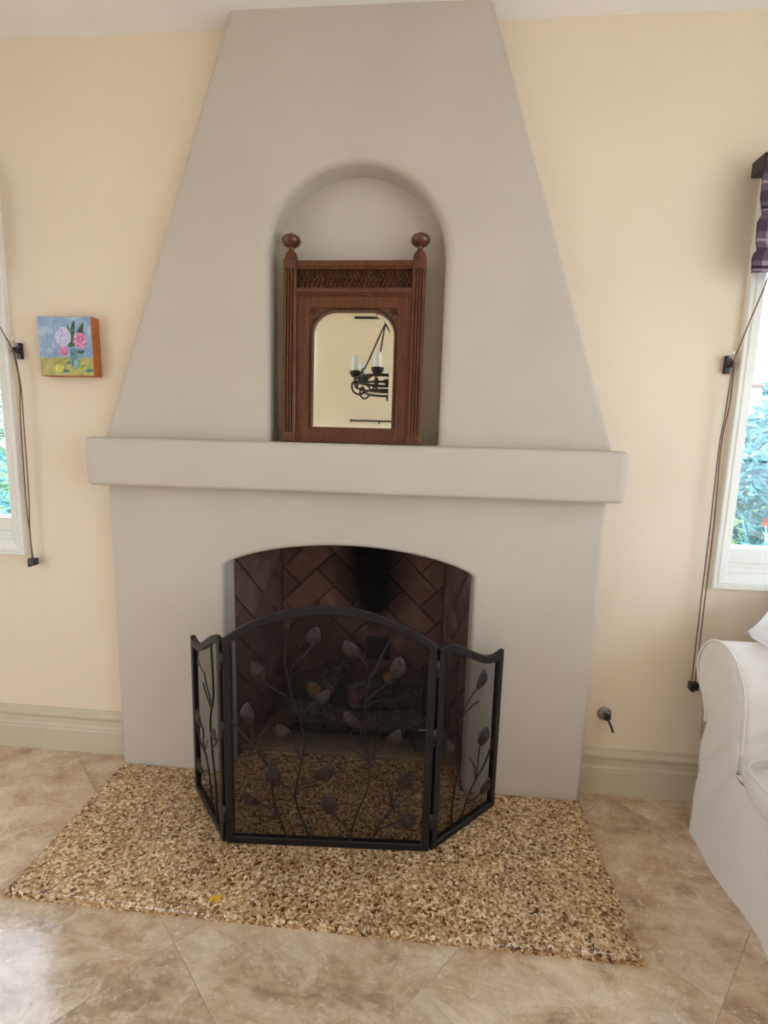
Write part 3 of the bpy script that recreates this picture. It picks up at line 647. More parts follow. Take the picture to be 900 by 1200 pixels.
def screen_panel(A, B, top, stems, leaves, mat_top_n=24):
    A, B = Vector((*A, 0)), Vector((*B, 0)); d = (B-A).normalized(); ln = (B-A).length
    n = Vector((d.y, -d.x, 0)).normalized()
    if n.y > 0: n = -n                                       # towards the room
    P_ = lambda u, z, w: A+d*u+n*w+Vector((0, 0, z))
    g = .003
    out = [(g, Z0S), (ln-g, Z0S)]+[(ln-g-(ln-2*g)*k/mat_top_n, top((ln-(ln)*k/mat_top_n)/ln)) for k in range(mat_top_n+1)]
    inn = offset(out, .026); th = .009; c = len(out); ch = .003
    ou2, in2 = offset(out, ch), offset(out, .026-ch)
    loops = [(out, -th), (out, th-ch), (ou2, th), (in2, th), (inn, th-ch), (inn, -th)]
    mb = MB(); vs = [P_(p[0], p[1], w) for lp, w in loops for p in lp]
    mb.add(vs, [(k*c+i, k*c+(i+1)%c, ((k+1)%6)*c+(i+1)%c, ((k+1)%6)*c+i) for k in range(6) for i in range(c)])
    fr = mb.build('screen_panel', 'frame_iron', scr)
    t = tessellate_polygon([[Vector((p[0], p[1], 0)) for p in inn]])
    MB().add([P_(p[0], p[1], -.004) for p in inn], [tuple(q) for q in t]).build('wire_mesh', 'wire_gauze', fr)
    for w, pts in stems:
        sp = catmull([P_(u, z, .004+.002*(k % 2)) for k, (u, z) in enumerate(pts)], 4)
        MB().tube(sp, 0.0031*w+.0005, 6).build('vine_stem', 'vine_iron', fr)
    for k, (b, tp, wd) in enumerate(leaves):
        b, tp = Vector(b), Vector(tp); ax = tp-b; L_ = ax.length; ax.normalize(); sd = Vector((-ax.y, ax.x))
        rnd = random.Random(k*7+int(ln*1000)); cup = rnd.uniform(.10, .22); tw = rnd.uniform(-.25, .25)
        nu, nv = 10, 8; mb = MB()
        def lp(s, v, off):
            prof = 0.0 if s <= 0 else (math.sin(PI*min(1, s*.62+.06 if s < .95 else s*.62+.06))*(1-s)**.55 if s < 1 else 0)
            hw = wd*.68*min(1.0, prof*1.25)*(1 if s > .02 else .3)
            h = .010+.012*math.sin(PI*s*.9) - abs(v)*hw*cup*1.6 + v*hw*tw + .0025*(1-abs(v))*math.cos(14*s) - .0022*max(0, 1-abs(v)*7)
            q = b+ax*(L_*s)+sd*(hw*v+.004*math.sin(PI*s)*(1 if k % 2 else -1)); return P_(q.x, q.y, h+off)
        for off in (.0, -.0018):
            mb.grid(lambda s, v, off=off: lp(s, v*2-1, off), nu, nv)
        mb.build('leaf', 'leaf_iron', fr)
    return P_
HL, HR, OLf, ORt = (-.335,-.345), (.34,-.303), (-.546,-.105), (.577,-.062)
Rr = (.338**2+.113**2)/(2*.113)
ctop = lambda s: .848-Rr+math.sqrt(max(0, Rr*Rr-((s-.5)*.676)**2))
wtop = lambda s: .622+.113*(.5+.5*math.cos(PI*min(1, s*1.08)))+(.012*(max(0, s-.75)/.25)**2)-.012*(max(0, .18-s)/.18)**2
screen_panel(HL, HR, ctop, C_S, C_L)
PLw = screen_panel(HL, OLf, wtop, L_S, L_L)
PRw = screen_panel(HR, ORt, wtop, R_S, R_L)
for hx, hy in (HL, HR):
    for z in (.13, .43, .66):
        MB().lathe([(0.0005,z-.028),(.007,z-.028),(.007,z+.028),(.0005,z+.028)], (hx, hy-.004, 0), 10).build('hinge', 'black_iron', scr)

# ------------------------------------------------------------------ mantel mirror (leaning in the niche)
LEAN = math.radians(2.6)
mir = thing('mantel_mirror', (.007, .036, MT), 'carved mahogany mirror with fluted posts and ball finials leaning in niche', 'mirror')
mir.rotation_euler = (-LEAN, 0, 0)
def part(mb, name, mat, parent=mir, **k):
    o = mb.build(name, mat, None, **k); o.parent = parent; return o     # local coordinates of the mirror
for s in (-1, 1):
    # fluted post: section with three grooves
    x0, x1 = .201, .247; sec = [(x0, .0), (x0, -.030)]
    for k in range(4):
        a = x0+.004+k*.0105
        sec += [(a, -.034), (a+.0065, -.034)]
        if k < 3: sec += [(a+.0067, -.022), (a+.0103, -.022)]
    sec += [(x1, -.030), (x1, .0)]
    n = len(sec); pm = MB()
    zs = [.034, .596]
    pm.add([(s*x, y, z) for z in zs for x, y in sec], [(i, (i+1)%n, n+(i+1)%n, n+i) for i in range(n)])
    post = part(pm, 'post', 'mahogany')
    part(MB().rbox(*(sorted((s*(x0-.001), s*(x1+.001)))), -.036, 0, .004, .035, .002), 'plinth', 'mahogany', post)
    cap = MB().rbox(*(sorted((s*(x0-.001), s*(x1+.001)))), -.036, 0, .594, .628, .002)
    xc = s*(x0+x1)/2
    cap.lathe([(.0235,.626),(.0225,.640),(.018,.651),(.011,.657),(.009,.661)], (xc, -.018, 0), 20)
    part(cap, 'post_cap', 'mahogany', post)
    f = MB().lathe([(.009,.655),(.010,.661),(.008,.666),(.014,.670),(.026,.677),(.0325,.686),(.0335,.693),(.030,.702),(.021,.709),(.010,.7125),(.004,.714),(.003,.719),(.0004,.720)], (xc, -.018, 0), 28)
    part(f, 'finial', 'mahogany_dark', post)
    part(MB().rbox(*(sorted((s*.156, s*.2015))), -.020, 0, .004, .514, .0015), 'stile', 'mahogany')
part(MB().rbox(-.203, .203, -.031, 0, .602, .624, .004).rbox(-.203, .203, -.026, 0, .596, .604, .002), 'top_rail', 'mahogany_cross')
part(MB().rbox(-.203, .203, -.031, 0, .514, .534, .005).rbox(-.203, .203, -.026, 0, .508, .516, .003), 'middle_rail', 'mahogany_cross')
part(MB().rbox(-.1565, .1565, -.020, 0, .468, .512, .0015), 'head_rail', 'mahogany_cross')
part(MB().rbox(-.1565, .1565, -.020, 0, .004, .052, .0015), 'bottom_rail', 'mahogany_cross')
part(MB().rbox(-.252, .252, -.040, .002, 0, .006, .002), 'base_strip', 'mahogany_dark')
part(MB().box(-.2, .2, -.003, .001, .006, .602), 'back_board', 'mahogany_dark')
fz = MB()                                        # chevron reeding of the frieze
fz.box(-.201, .201, -.012, 0, .533, .598)
NRB = 24
for k in range(-1, NRB+1):
    xa = -.203+.400*(k+.5)/NRB; w = .0056
    path = [(0,.598),(0,.582),(.012,.566),(0,.550),(0,.534)]
    for q in range(4):
        (dx0, z0), (dx1, z1) = path[q], path[q+1]
        p = [max(-.2, min(.2, v)) for v in (xa+dx0-w, xa+dx0, xa+dx0+w, xa+dx1-w, xa+dx1, xa+dx1+w)]
        fz.add([(p[0],-.012,z0),(p[1],-.024,z0),(p[2],-.012,z0),(p[3],-.012,z1),(p[4],-.024,z1),(p[5],-.012,z1)], [(0,1,4,3),(1,2,5,4)])
part(fz, 'carved_frieze', 'mahogany_dark')
GL, GB, GT, GR = .143, .056, .457, .080          # glass half width, bottom, top, corner radius
def glass_outline(ins):
    r = GR-ins; a = GL-ins; pts = [(-a, GB+ins), (a, GB+ins)]
    for k in range(13): t = PI/2*k/12; pts.append((a-r+r*math.cos(t), GT-ins-r+r*math.sin(t)))
    for k in range(13): t = PI/2*k/12; pts.append((-a+r-r*math.sin(t), GT-ins-r+r*math.cos(t)))
    return pts
hole = list(reversed(glass_outline(0)))
inner = part(plate(MB(), [(-.157,.051),(.157,.051),(.157,.469),(-.157,.469)], lambda a, b, d: (a, -.016+d, b), .014, .0015, [hole], seg=2), 'inner_frame', 'mahogany')
bd = MB()
ol = glass_outline(-.0055); per = []
for i in range(len(ol)):
    a, b = Vector((*ol[i], 0)), Vector((*ol[(i+1) % len(ol)], 0)); per.append((a, b, (b-a).length))
tot = sum(p[2] for p in per); cnt = int(tot/.0082)
for k in range(cnt):
    t = tot*k/cnt
    for a, b, l in per:
        if t <= l: break
        t -= l
    q = a+(b-a)*(t/max(l, 1e-9)); r = .0036
    bd.add([(q.x-r,-.016,q.y),(q.x,-.016,q.y-r),(q.x+r,-.016,q.y),(q.x,-.016,q.y+r),(q.x,-.0225,q.y)], [(0,1,4),(1,2,4),(2,3,4),(3,0,4)], True)
dk = MB(); q0, q1 = glass_outline(-.0005), glass_outline(-.0105); n = len(q0)
dk.add([(p[0], -.0150, p[1]) for p in q0]+[(p[0], -.0165, p[1]) for p in q1], [(i, (i+1)%n, n+(i+1)%n, n+i) for i in range(n)])
part(dk, 'bead_shade_strip', 'soot_shade_black', inner)  # flat black strip, groove shade behind the beads put into the colour
part(bd, 'bead_trim', 'mahogany', inner)
for s in (-1, 1):                                # fan carving in the upper corners
    fn = MB(); cx, cz = s*.154, .466
    for k in range(5):
        t = math.radians(9+18*k); dx, dz = -s*math.cos(t), -math.sin(t); L_ = .037-.004*abs(k-2); wv = .0042
        px, pz = -dz*wv, dx*wv; bx, bz = cx+dx*.006, cz+dz*.006; ex, ez = cx+dx*L_, cz+dz*L_
        fn.add([(bx,-.0155,bz),(ex+px,-.0155,ez+pz),(ex+dx*.004,-.0155,ez+dz*.004),(ex-px,-.0155,ez-pz),(cx+dx*(L_*.65),-.0215,cz+dz*(L_*.65))], [(0,1,4),(1,2,4),(2,3,4),(3,0,4)])
    part(fn, 'carved_fan', 'mahogany', inner)
BV = .014
gm = MB(); g0, g1 = glass_outline(-.001), glass_outline(BV); n = len(g0)
gm.add([(p[0], -.0068, p[1]) for p in g0]+[(p[0], -.0080, p[1]) for p in g1], [(i, (i+1)%n, n+(i+1)%n, n+i) for i in range(n)])
gm.add([(p[0], -.0080, p[1]) for p in g1], [tuple(range(n))])
gp = part(gm, 'mirror_glass', 'mirror_silver'); gp['label'] = 'bevelled mirror glass with rounded upper corners'

# ------------------------------------------------------------------ painting
pt = thing('painting', (-1.068, WY, 1.560), 'small square painting of peonies in a vase with lemons, orange edges', 'painting')
pt.rotation_euler = (0, math.radians(-.6), 0)
def pp(mb, name, mat, parent=pt): o = mb.build(name, mat); o.parent = parent; return o
PW, PH, PD = .105, .213, .048
body = pp(MB().rbox(-PW, PW, -PD, -.001, 0, PH, .0015), 'panel_box', 'painting_side')
cv = pp(MB().box(-PW+.0012, PW-.0012, -PD-.0012, -PD, .0012, PH-.0012), 'canvas', 'painted_canvas')
def blob(pts, lift, name, mat, seed=0, rag=.0):
    rnd = random.Random(seed); sm = catmull([(x, z, 0) for x, z in pts], 4, True); y = -PD-.0012-lift
    sm = [Vector((p.x+rnd.uniform(-rag, rag), p.y+rnd.uniform(-rag, rag), 0)) for p in sm]
    c = sum(sm, Vector())/len(sm); n = len(sm)
    m = MB().add([(p.x, -PD-.0010, p.y) for p in sm]+[(p.x*.94+c.x*.06, y, p.y*.94+c.y*.06) for p in sm]+[(c.x, y-.0004, c.y)],
                 [(i,(i+1)%n,n+(i+1)%n,n+i) for i in range(n)]+[(n+i,n+(i+1)%n,2*n) for i in range(n)])
    return pp(m, name, mat, cv)
ell = lambda x, z, a, b, k=10: [(x+a*math.cos(2*PI*i/k), z+b*math.sin(2*PI*i/k)) for i in range(k)]
U = lambda x, z: ((x-.5)*2*PW, z*PH)             # fractions of the picture
blob([U(.60,.15),U(.72,.13),U(.75,.30),U(.70,.45),U(.60,.46),U(.57,.30)], .0006, 'painted_vase', 'paint_vase', 1)
for k, (x, z, a, b, mt) in enumerate(((.36,.13,.085,.078,'paint_lemon'),(.49,.27,.05,.05,'paint_lime'),(.80,.14,.075,.075,'paint_lime'))):
    sx_, sz_ = U(x+.10, z-.045); blob(ell(sx_, sz_, .085*2*PW*1.2, .028*PH), .0003, 'painted_shadow', 'paint_shadow', 20+k)
    blob(ell(*U(x, z), a*2*PW, b*PH), .0007, 'painted_fruit', mt, 30+k)
for k, q in enumerate(([(.63,.52),(.60,.70),(.64,.86),(.70,.93),(.69,.75)], [(.67,.52),(.72,.72),(.86,.90),(.85,.75),(.76,.58)], [(.60,.55),(.60,.76),(.555,.88),(.57,.68)], [(.70,.42),(.80,.44),(.85,.41),(.78,.37)], [(.52,.55),(.60,.58),(.68,.52),(.58,.48)], [(.68,.62),(.74,.75),(.88,.72),(.80,.64)])):
    blob([U(*p) for p in q], .0005, 'painted_leaf', 'paint_leaf', 40+k)
blob(ell(*U(.47,.66), 0.155*2*PW, .165*PH, 12), .0008, 'painted_flower', 'paint_lilac', 50, .0012)
blob(ell(*U(.78,.60), 0.130*2*PW, .135*PH, 12), .0009, 'painted_flower', 'paint_pink', 51, .0012)
blob(ell(*U(.455,.42), .085*2*PW, .09*PH, 12), .0009, 'painted_flower', 'paint_pink', 52, .001)

# ------------------------------------------------------------------ gas key, outlet
gk = thing('gas_valve', (1.002, WY, .331), 'round metal gas valve plate with black key on wall beside fireplace', 'gas valve')
MB().lathe([(.0005,WY-.010),(.016,WY-.010),(.024,WY-.007),(.027,WY-.002),(.027,WY)], (1.002, 0, .331), 24, 'y').build('cover_plate', 'grey_metal', gk)
MB().lathe([(.0005,WY-.030),(.006,WY-.030),(.007,WY-.008)], (1.002, 0, .331), 14, 'y').build('key_socket', 'black_iron', gk)
k0 = (1.002, WY-.030, .331)
kb = MB().tube(catmull([(1.0045,WY-.032,.326),(1.010,WY-.040,.315),(1.016,WY-.052,.299),(1.019,WY-.056,.287)], 4), .0045, 8)
kb.tube([(1.002+.011*math.cos(t*PI/6), WY-.033, .333+.011*math.sin(t*PI/6)) for t in range(12)], .0035, 8, closed=True)
kb.build('key', 'black_plastic', gk)
ou = thing('outlet', (1.392, WY, .262), 'cream wall outlet plate partly hidden behind the sofa arm', 'outlet')
MB().rbox(1.356, 1.428, WY-.006, WY, .262, .378, .002).build('cover_plate', 'outlet_plastic', ou)
for z in (.297, .343): MB().rbox(1.376, 1.408, WY-.008, WY-.004, z-.014, z+.014, .002).build('socket', 'outlet_plastic', ou)

# ------------------------------------------------------------------ roman shades with cords
def shade(s, xin, xout, cords, cleat, label, clabel):
    cx = s*(xin+xout)/2
    rs = thing('roman_shade', (cx, WY, 1.91), label, 'window shade', 'plaid shades on the garden windows')
    xa, xb = sorted((s*xin, s*xout))
    hr = MB().rbox(xa-.004, xb+.004, -.004, WY-.026, 2.215, 2.262, .004); hr.build('headrail', 'black_plastic', rs)
    fb_ = MB()
    zs = [2.245, 2.20, 2.13, 2.075, 2.07, 2.06, 2.00, 1.975, 1.968, 1.955, 1.912]
    ys = [-.006, -.006, -.010, -.028, -.014, -.004, -.012, -.026, -.012, -.004, -.008]
    nx = 24; n = len(zs)
    for off in (0, .010):
        fb_.add([(xa+(xb-xa)*i/nx, ys[j]+off+.003*math.sin(i*.9+j), zs[j]) for j in range(n) for i in range(nx+1)], [(j*(nx+1)+i, j*(nx+1)+i+1, (j+1)*(nx+1)+i+1, (j+1)*(nx+1)+i) for j in range(n-1) for i in range(nx)], True)
    for i in (0, nx):
        x = xa+(xb-xa)*i/nx
        fb_.add([(x, ys[j]+.003*math.sin(i*.9+j)+o, zs[j]) for o in (0, .010) for j in range(n)], [(j, j+1, n+j+1, n+j) for j in range(n-1)])
    fb_.build('shade_fabric', 'plaid', rs)
    for c in cords: MB().tube(catmull(c, 5), .0022, 6).build('pull_cord', 'cord_brown', rs)
    tx, tz = cords[-1][-1][0], cords[-1][-1][2]
    tb = MB().rbox(tx-.019, tx+.012, WY-.042, WY-.018, tz-.022, tz+.006, .003)
    tb.rbox(tx-.016, tx-.005, WY-.046, WY-.016, tz-.027, tz-.018, .002); tb.build('tassel', 'black_plastic', rs)
    ct = thing('cord_cleat', (cleat[0], WY, cleat[2]), clabel, 'cord cleat', 'cord cleats beside the windows')
    x, _, z = cleat
    MB().rbox(x-.011, x+.011, WY-.012, WY, z-.030, z+.030, .003).build('bracket', 'black_plastic', ct)
    MB().lathe([(.0005,WY-.032),(.012,WY-.032),(.013,WY-.028),(.008,WY-.024),(.008,WY-.014),(.013,WY-.011),(.013,WY-.008)], (x, 0, z), 16, 'y').build('pulley', 'dark_bronze', ct)
    MB().tube([(x, WY-.02, z+.022), (x, WY-.034, z+.028), (x+.002, WY-.036, z+.04)], .004, 8).build('hook', 'chrome', ct)
cl = (1.291, WY-.02, 1.64)
shade(1, 1.283, 2.33, [[(1.355,-.006,2.05),(1.336,-.006,1.91),(1.312,.03,1.76),(1.294,.056,1.645)],
                       [(1.294,.054,1.645),(1.289,.052,1.54),(1.287,.054,1.45),(1.283,.056,1.366),(1.287,.058,1.1),(1.288,.058,.80),(1.291,.058,.49)],
                       [(1.298,.054,1.640),(1.297,.052,1.50),(1.288,.054,1.366),(1.299,.058,1.1),(1.301,.058,.80),(1.303,.058,.49)]],
      cl, 'dark purple plaid roman shade hanging above the sofa window', 'black cord cleat on the wall beside the sofa')
clL = (-1.287, WY-.02, 1.653)
shade(-1, 1.345, 2.33, [[(-1.42,-.006,2.05),(-1.39,-.006,1.91),(-1.33,.03,1.76),(-1.292,.056,1.655)],
                        [(-1.290,.054,1.655),(-1.274,.054,1.53),(-1.283,.056,1.40),(-1.290,.058,1.1),(-1.285,.058,.95),(-1.283,.058,.84)],
                        [(-1.284,.054,1.650),(-1.268,.052,1.52),(-1.270,.054,1.38),(-1.276,.058,1.1),(-1.284,.058,.95),(-1.279,.058,.84)]],
      clL, 'dark purple plaid roman shade on the window near the painting', 'black cord cleat on the wall near the painting')

# ------------------------------------------------------------------ sofa (faces left, its far arm against the fireplace wall)
SX = 1.268
so = thing('sofa', (1.75, -1.05, 0), 'white slipcovered rolled arm sofa beside the fireplace wall', 'sofa')
def interp(tab, z):
    for (z0, v0), (z1, v1) in zip(tab, tab[1:]):
        if z <= z1: return v0+(v1-v0)*(z-z0)/(z1-z0)
    return tab[-1][1]
arm_pts = [(-.066,.0),(-.075,.10),(-.083,.22),(-.087,.30),(-.090,.41),(-.084,.47),(-.060,.515),(-.020,.555),(-.004,.606),(-.013,.650),(-.045,.695),(-.095,.722),(-.150,.727),(-.205,.705),(-.250,.660),(-.280,.600),(-.289,.520),(-.293,.440),(-.294,.30),(-.294,.0)]
arm = [(p.x, p.y) for p in catmull([(y, z, 0) for y, z in arm_pts], 4)]
def fold(y, z):
    """soft creases of the loose cover: diagonal folds under the arm, gathers along the piping"""
    a = math.exp(-((z-.30)/.17)**2)
    d1 = (z-.42)*.62+(y+.10)*1.0
    f = .018*a*(abs(math.sin(d1*29))**.7-.5)*math.exp(-((y+.20)/.17)**2)
    f += .0035*math.sin((z*1.0+y*.25)*190)*math.exp(-((y+.275)/.03)**2)*math.exp(-((z-.50)/.10)**2)
    f += .0065*math.sin(y*21+z*6+1.0)*math.exp(-(z/.30)**2)
    return f
def build_arm(flip):
    """flip mirrors the arm to the near end"""
    Y = (lambda y: y) if not flip else (lambda y: -2.06-y)
    m = len(arm); depth = .86
    mb = MB()
    xs = [0.0, .012, .03, .06, .10, .16, .24, .34, .46, .60, .74, depth]
    def pt_(i, k):
        y, z = arm[i]; a, b = arm[max(0, i-1)], arm[min(m-1, i+1)]
        tx, tz = b[0]-a[0], b[1]-a[1]; l = math.hypot(tx, tz) or 1; nx, nz = -tz/l, tx/l
        wv = .0022*math.sin(i*2.1+3*xs[k])*math.exp(-xs[k]/.10)+.0030*math.sin(i*1.15+xs[k]*7)*math.exp(-((xs[k]-.2)/.3)**2)
        ins = 0.0
        if k == 0: ins = .010
        return (SX+.010*(0 if k == 0 else 1)+xs[k]-(fold(y, z) if k == 0 else 0), Y(y+(nx*(wv+ins))*1), z+nz*(wv+ins)*(1 if z > .02 else 0))
    mb.add([pt_(i, k) for k in range(len(xs)) for i in range(m)], [(k*m+i, k*m+i+1, (k+1)*m+i+1, (k+1)*m+i) for k in range(len(xs)-1) for i in range(m-1)], True)
    mb.add([pt_(i, len(xs)-1) for i in range(m)], [tuple(range(m))])
    a_ = mb.build('arm', 'slipcover', so)
    # front panel: rows of constant height between the two flanks
    top = max(range(m), key=lambda i: arm[i][1])
    left = sorted([(z, y) for y, z in arm[:top+1]]); right = sorted([(z, y) for y, z in arm[top:]])
    fp_ = MB(); nz, ny = 60, 22
    def ff(u, v):
        z = .7262*(1-(1-v)**1.6); y0, y1 = interp(left, z), interp(right, z)
        ins = .009; y0 -= ins*(1 if z < .70 else .3); y1 += ins*((1 if z < .70 else .3) if z > .47 else 0)
        if y1 > y0: y0 = y1 = (y0+y1)/2
        y = y0+(y1-y0)*u; e1 = math.sqrt(max(0, 1-(1-min(1, u*4.5))**2)); e2 = math.sqrt(max(0, 1-(1-min(1, (1-u)*4.5))**2)); k_ = min(1, max(0, (z-.36)/.10)); puff = .012*min(e1, e2*k_+(1-k_))*min(1, (.727-z)/.05)
        return (SX+.003-puff-fold(y, z), Y(y), min(z, .718))
    fp_.grid(ff, ny, nz); fp_.build('arm_front', 'slipcover', so)
    pts = [(SX+.002, Y(y+.000), z) for y, z in arm if z > .42]
    MB().tube(pts, .0045, 8).build('piping', 'slipcover', so)
build_arm(False); build_arm(True)
bf = MB()
bf.grid(lambda u, v: (SX-.009-fold(-.293-1.474*u, v*.372)-.003*math.sin(u*40)*(1-v)*min(1, u*12), -.293-1.474*u, .372*v), 120, 24)
bf.grid(lambda u, v: (SX-.009+u*.86, -.293-1.474*v, .372), 2, 2, False)
bf.build('base_cover', 'slipcover', so)
MB().rbox(SX+.015, 2.10, -1.97, -.10, .02, .395, .01).build('base_frame', 'slipcover', so)
def cushion(name, x0, x1, y0, y1, z0, z1, r, puff, seed, parent=so, e=5.0):
    rnd = random.Random(seed); ph = [rnd.uniform(0, 6) for _ in range(4)]; mb = MB()
    cx, cy, cz = (x0+x1)/2, (y0+y1)/2, (z0+z1)/2; hx, hy, hz = (x1-x0)/2, (y1-y0)/2, (z1-z0)/2
    def fn(u, v):
        t = 2*PI*u; p = -PI/2+PI*v
        sg = lambda w, q: math.copysign(abs(w)**(2/q), w)
        a, b, c = sg(math.cos(p), 3.2)*sg(math.cos(t), e*1.6), sg(math.cos(p), 3.2)*sg(math.sin(t), e*1.6), sg(math.sin(p), 3.2)
        zz = c*(hz+puff*(1-a*a)*(1-b*b)) + .003*math.sin(a*7+ph[0])*math.sin(b*6+ph[1])
        return (cx+a*hx, cy+b*hy, cz+zz)
    mb.grid(fn, 72, 30); o = mb.build(name, 'slipcover', parent, merge=.0005)
    return o
def seat(y0, y1, seed):
    x0 = 1.243; c = cushion('seat_cushion', x0, 2.0, y0, y1, .310, .440, .03, .025, seed)
    for z in (.432,):
        pts = []
        for k in range(49):
            t = 2*PI*k/48; a = math.copysign(abs(math.cos(t))**(2/8), math.cos(t)); b = math.copysign(abs(math.sin(t))**(2/8), math.sin(t))
            pts.append(((x0+2.0)/2+a*(2.0-x0)/2*.992, (y0+y1)/2+b*(y1-y0)/2*.992, z))
        MB().tube(pts[:-1], .0045, 8, closed=True).build('piping', 'slipcover', c)
seat(-1.030, -.290, 11); seat(-1.772, -1.032, 12)
MB().rbox(1.98, 2.18, -2.0, -.06, .03, .80, .06).build('backrest', 'slipcover', so)
for y0, y1, sd in ((-1.03, -.30, 21), (-1.76, -1.035, 22)):
    cushion('back_cushion', 1.76, 1.99, y0, y1, .45, .93, .05, .0, sd, e=3.0)
# pillow lying on the far arm
pw = thing('pillow', (1.60, -.155, .73), 'white throw pillow with pointed corner resting on sofa arm', 'pillow')
pm = MB(); PL = .255
rot = Matrix.Rotation(math.radians(12), 4, 'X') @ Matrix.Rotation(math.radians(-4), 4, 'Y') @ Matrix.Rotation(math.radians(47), 4, 'Z')
def pil(sgn):
    def f(u, v):
        a, b = u*2-1, v*2-1
        th = .075*((1-a**4)*(1-b**4))**.5*(1+.10*math.sin(5*a+2*b)+.07*math.sin(9*b-3*a))
        k = 1-.10*(1-abs(a)**3)*(abs(b)**3); l = 1-.10*(1-abs(b)**3)*(abs(a)**3)
        q = rot @ Vector((a*PL*.78*l, b*PL*.78*k, sgn*th)); return (q.x+1.605, q.y-.135, q.z+.792)
    return f
pm.grid(pil(1), 24, 24).grid(pil(-1), 24, 24); pm.build('cushion_cover', 'pillow_white', pw, merge=.0004)

# ------------------------------------------------------------------ chandelier and rear wall fittings (seen in the mirror)
CX, CY, CR = -.125, -2.6, .250
zc = 2.075
ceil_at = lambda y: CZ+(4.15-CZ)*(-1.3-y)/(-1.3-(BY-.16))
ch = thing('chandelier', (CX, CY, ceil_at(CY)), 'black wrought iron ring chandelier with white candles hanging from ceiling', 'chandelier')
def ringpts(r, z, n=40): return [(CX+r*math.cos(2*PI*k/n), CY+r*math.sin(2*PI*k/n), z) for k in range(n)]
for r, z, t in ((CR, zc, .013), (CR*.985, zc-.055, .010), (CR*.62, zc-.105, .011)): MB().tube(ringpts(r, z), t, 8, closed=True).build('iron_ring', 'black_iron', ch)
for k in range(6):
    a = 2*PI*k/6+1.69; ux, uy = math.cos(a), math.sin(a); q = lambda r, z: (CX+ux*r, CY+uy*r, z)
    MB().lathe([(.0005,zc+.004),(.03,zc+.008),(.048,zc+.03),(.056,zc+.055),(.050,zc+.055),(.04,zc+.03),(.0005,zc+.02)], q(CR, 0), 18).build('candle_cup', 'black_iron', ch)
    MB().lathe([(.034,zc+.025),(.034,zc+.175),(.030,zc+.182),(.012,zc+.178),(.0005,zc+.178)], q(CR, 0), 18).build('candle', 'candle_wax', ch)
    MB().tube(catmull([q(CR*.62,zc-.105), q(CR*.85,zc-.135), q(CR*1.08,zc-.11), q(CR*1.12,zc-.05), q(CR*1.0,zc-.03), q(CR*.93,zc-.06), q(CR*.98,zc-.085)], 6), .009, 8).build('scroll', 'black_iron', ch)
    a2 = a+PI/6; q2 = lambda r, z, da=0: (CX+math.cos(a2+da)*r, CY+math.sin(a2+da)*r, z)
    MB().tube(catmull([q2(CR,zc-.005,-.32), q2(CR,zc-.03,-.2), q2(CR,zc-.05,-.05), q2(CR,zc-.03,.08), q2(CR,zc-.015,-.02), q2(CR,zc-.03,-.08)], 6), .008, 8).build('scroll', 'black_iron', ch)
hook = (CX, CY, zc+.47)
for k in range(3):
    a = 2*PI*k/3+1.69+PI/6; q = (CX+math.cos(a)*CR, CY+math.sin(a)*CR, zc)
    MB().tube(catmull([q, (CX+math.cos(a)*CR*1.06, CY+math.sin(a)*CR*1.06, zc+.05), (CX+math.cos(a)*CR*.88, CY+math.sin(a)*CR*.88, zc+.09), (CX+math.cos(a)*.02, CY+math.sin(a)*.02, zc+.455), hook], 6), .0075, 8).build('hanger_rod', 'black_iron', ch)
z = zc+.46; k = 0; zt_ = ceil_at(CY)-.03
while z < zt_:
    pts = []
    for j in range(14):
        t = 2*PI*j/14; r_, h_ = .012*math.cos(t), .024*math.sin(t)
        pts.append((CX+(r_ if k % 2 else 0), CY+(0 if k % 2 else r_), z+.02+h_))
    MB().tube(pts, .0038, 6, closed=True).build('chain_link', 'black_iron', ch); z += .037; k += 1
MB().lathe([(.0005,ceil_at(CY)-.045),(.02,ceil_at(CY)-.045),(.06,ceil_at(CY)-.012),(.062,ceil_at(CY)+.02)], (CX, CY, 0), 24).build('ceiling_canopy', 'black_iron', ch)
cr = thing('curtain_rod', (-.2, BY, 1.9), 'thin black curtain rod on brackets across the rear wall', 'curtain rod')
MB().tube([(-.62, BY+.07, 1.905), (.75, BY+.07, 1.905)], .010, 10).build('rod', 'black_iron', cr)
for x in (-.30, .65): MB().tube([(x, BY, 1.86), (x, BY+.05, 1.86), (x, BY+.07, 1.895)], .007, 8).build('bracket', 'black_iron', cr)
for x in (-.63, .76): MB().lathe([(.0005,-.02),(.016,-.012),(.02,0),(.016,.012),(.0005,.02)], (x, BY+.07, 1.905), 14).build('finial', 'black_iron', cr)
vg = thing('air_vent', (-.5, BY, 3.10), 'dark grille air vent high on the rear wall', 'vent')
MB().rbox(-.64, -.34, BY, BY+.012, 3.10, 3.23, .003).build('vent_frame', 'dark_bronze', vg)
for k in range(6): MB().box(-.62, -.36, BY+.010, BY+.018, 3.116+k*.018, 3.124+k*.018).build('slat', 'black_iron', vg)

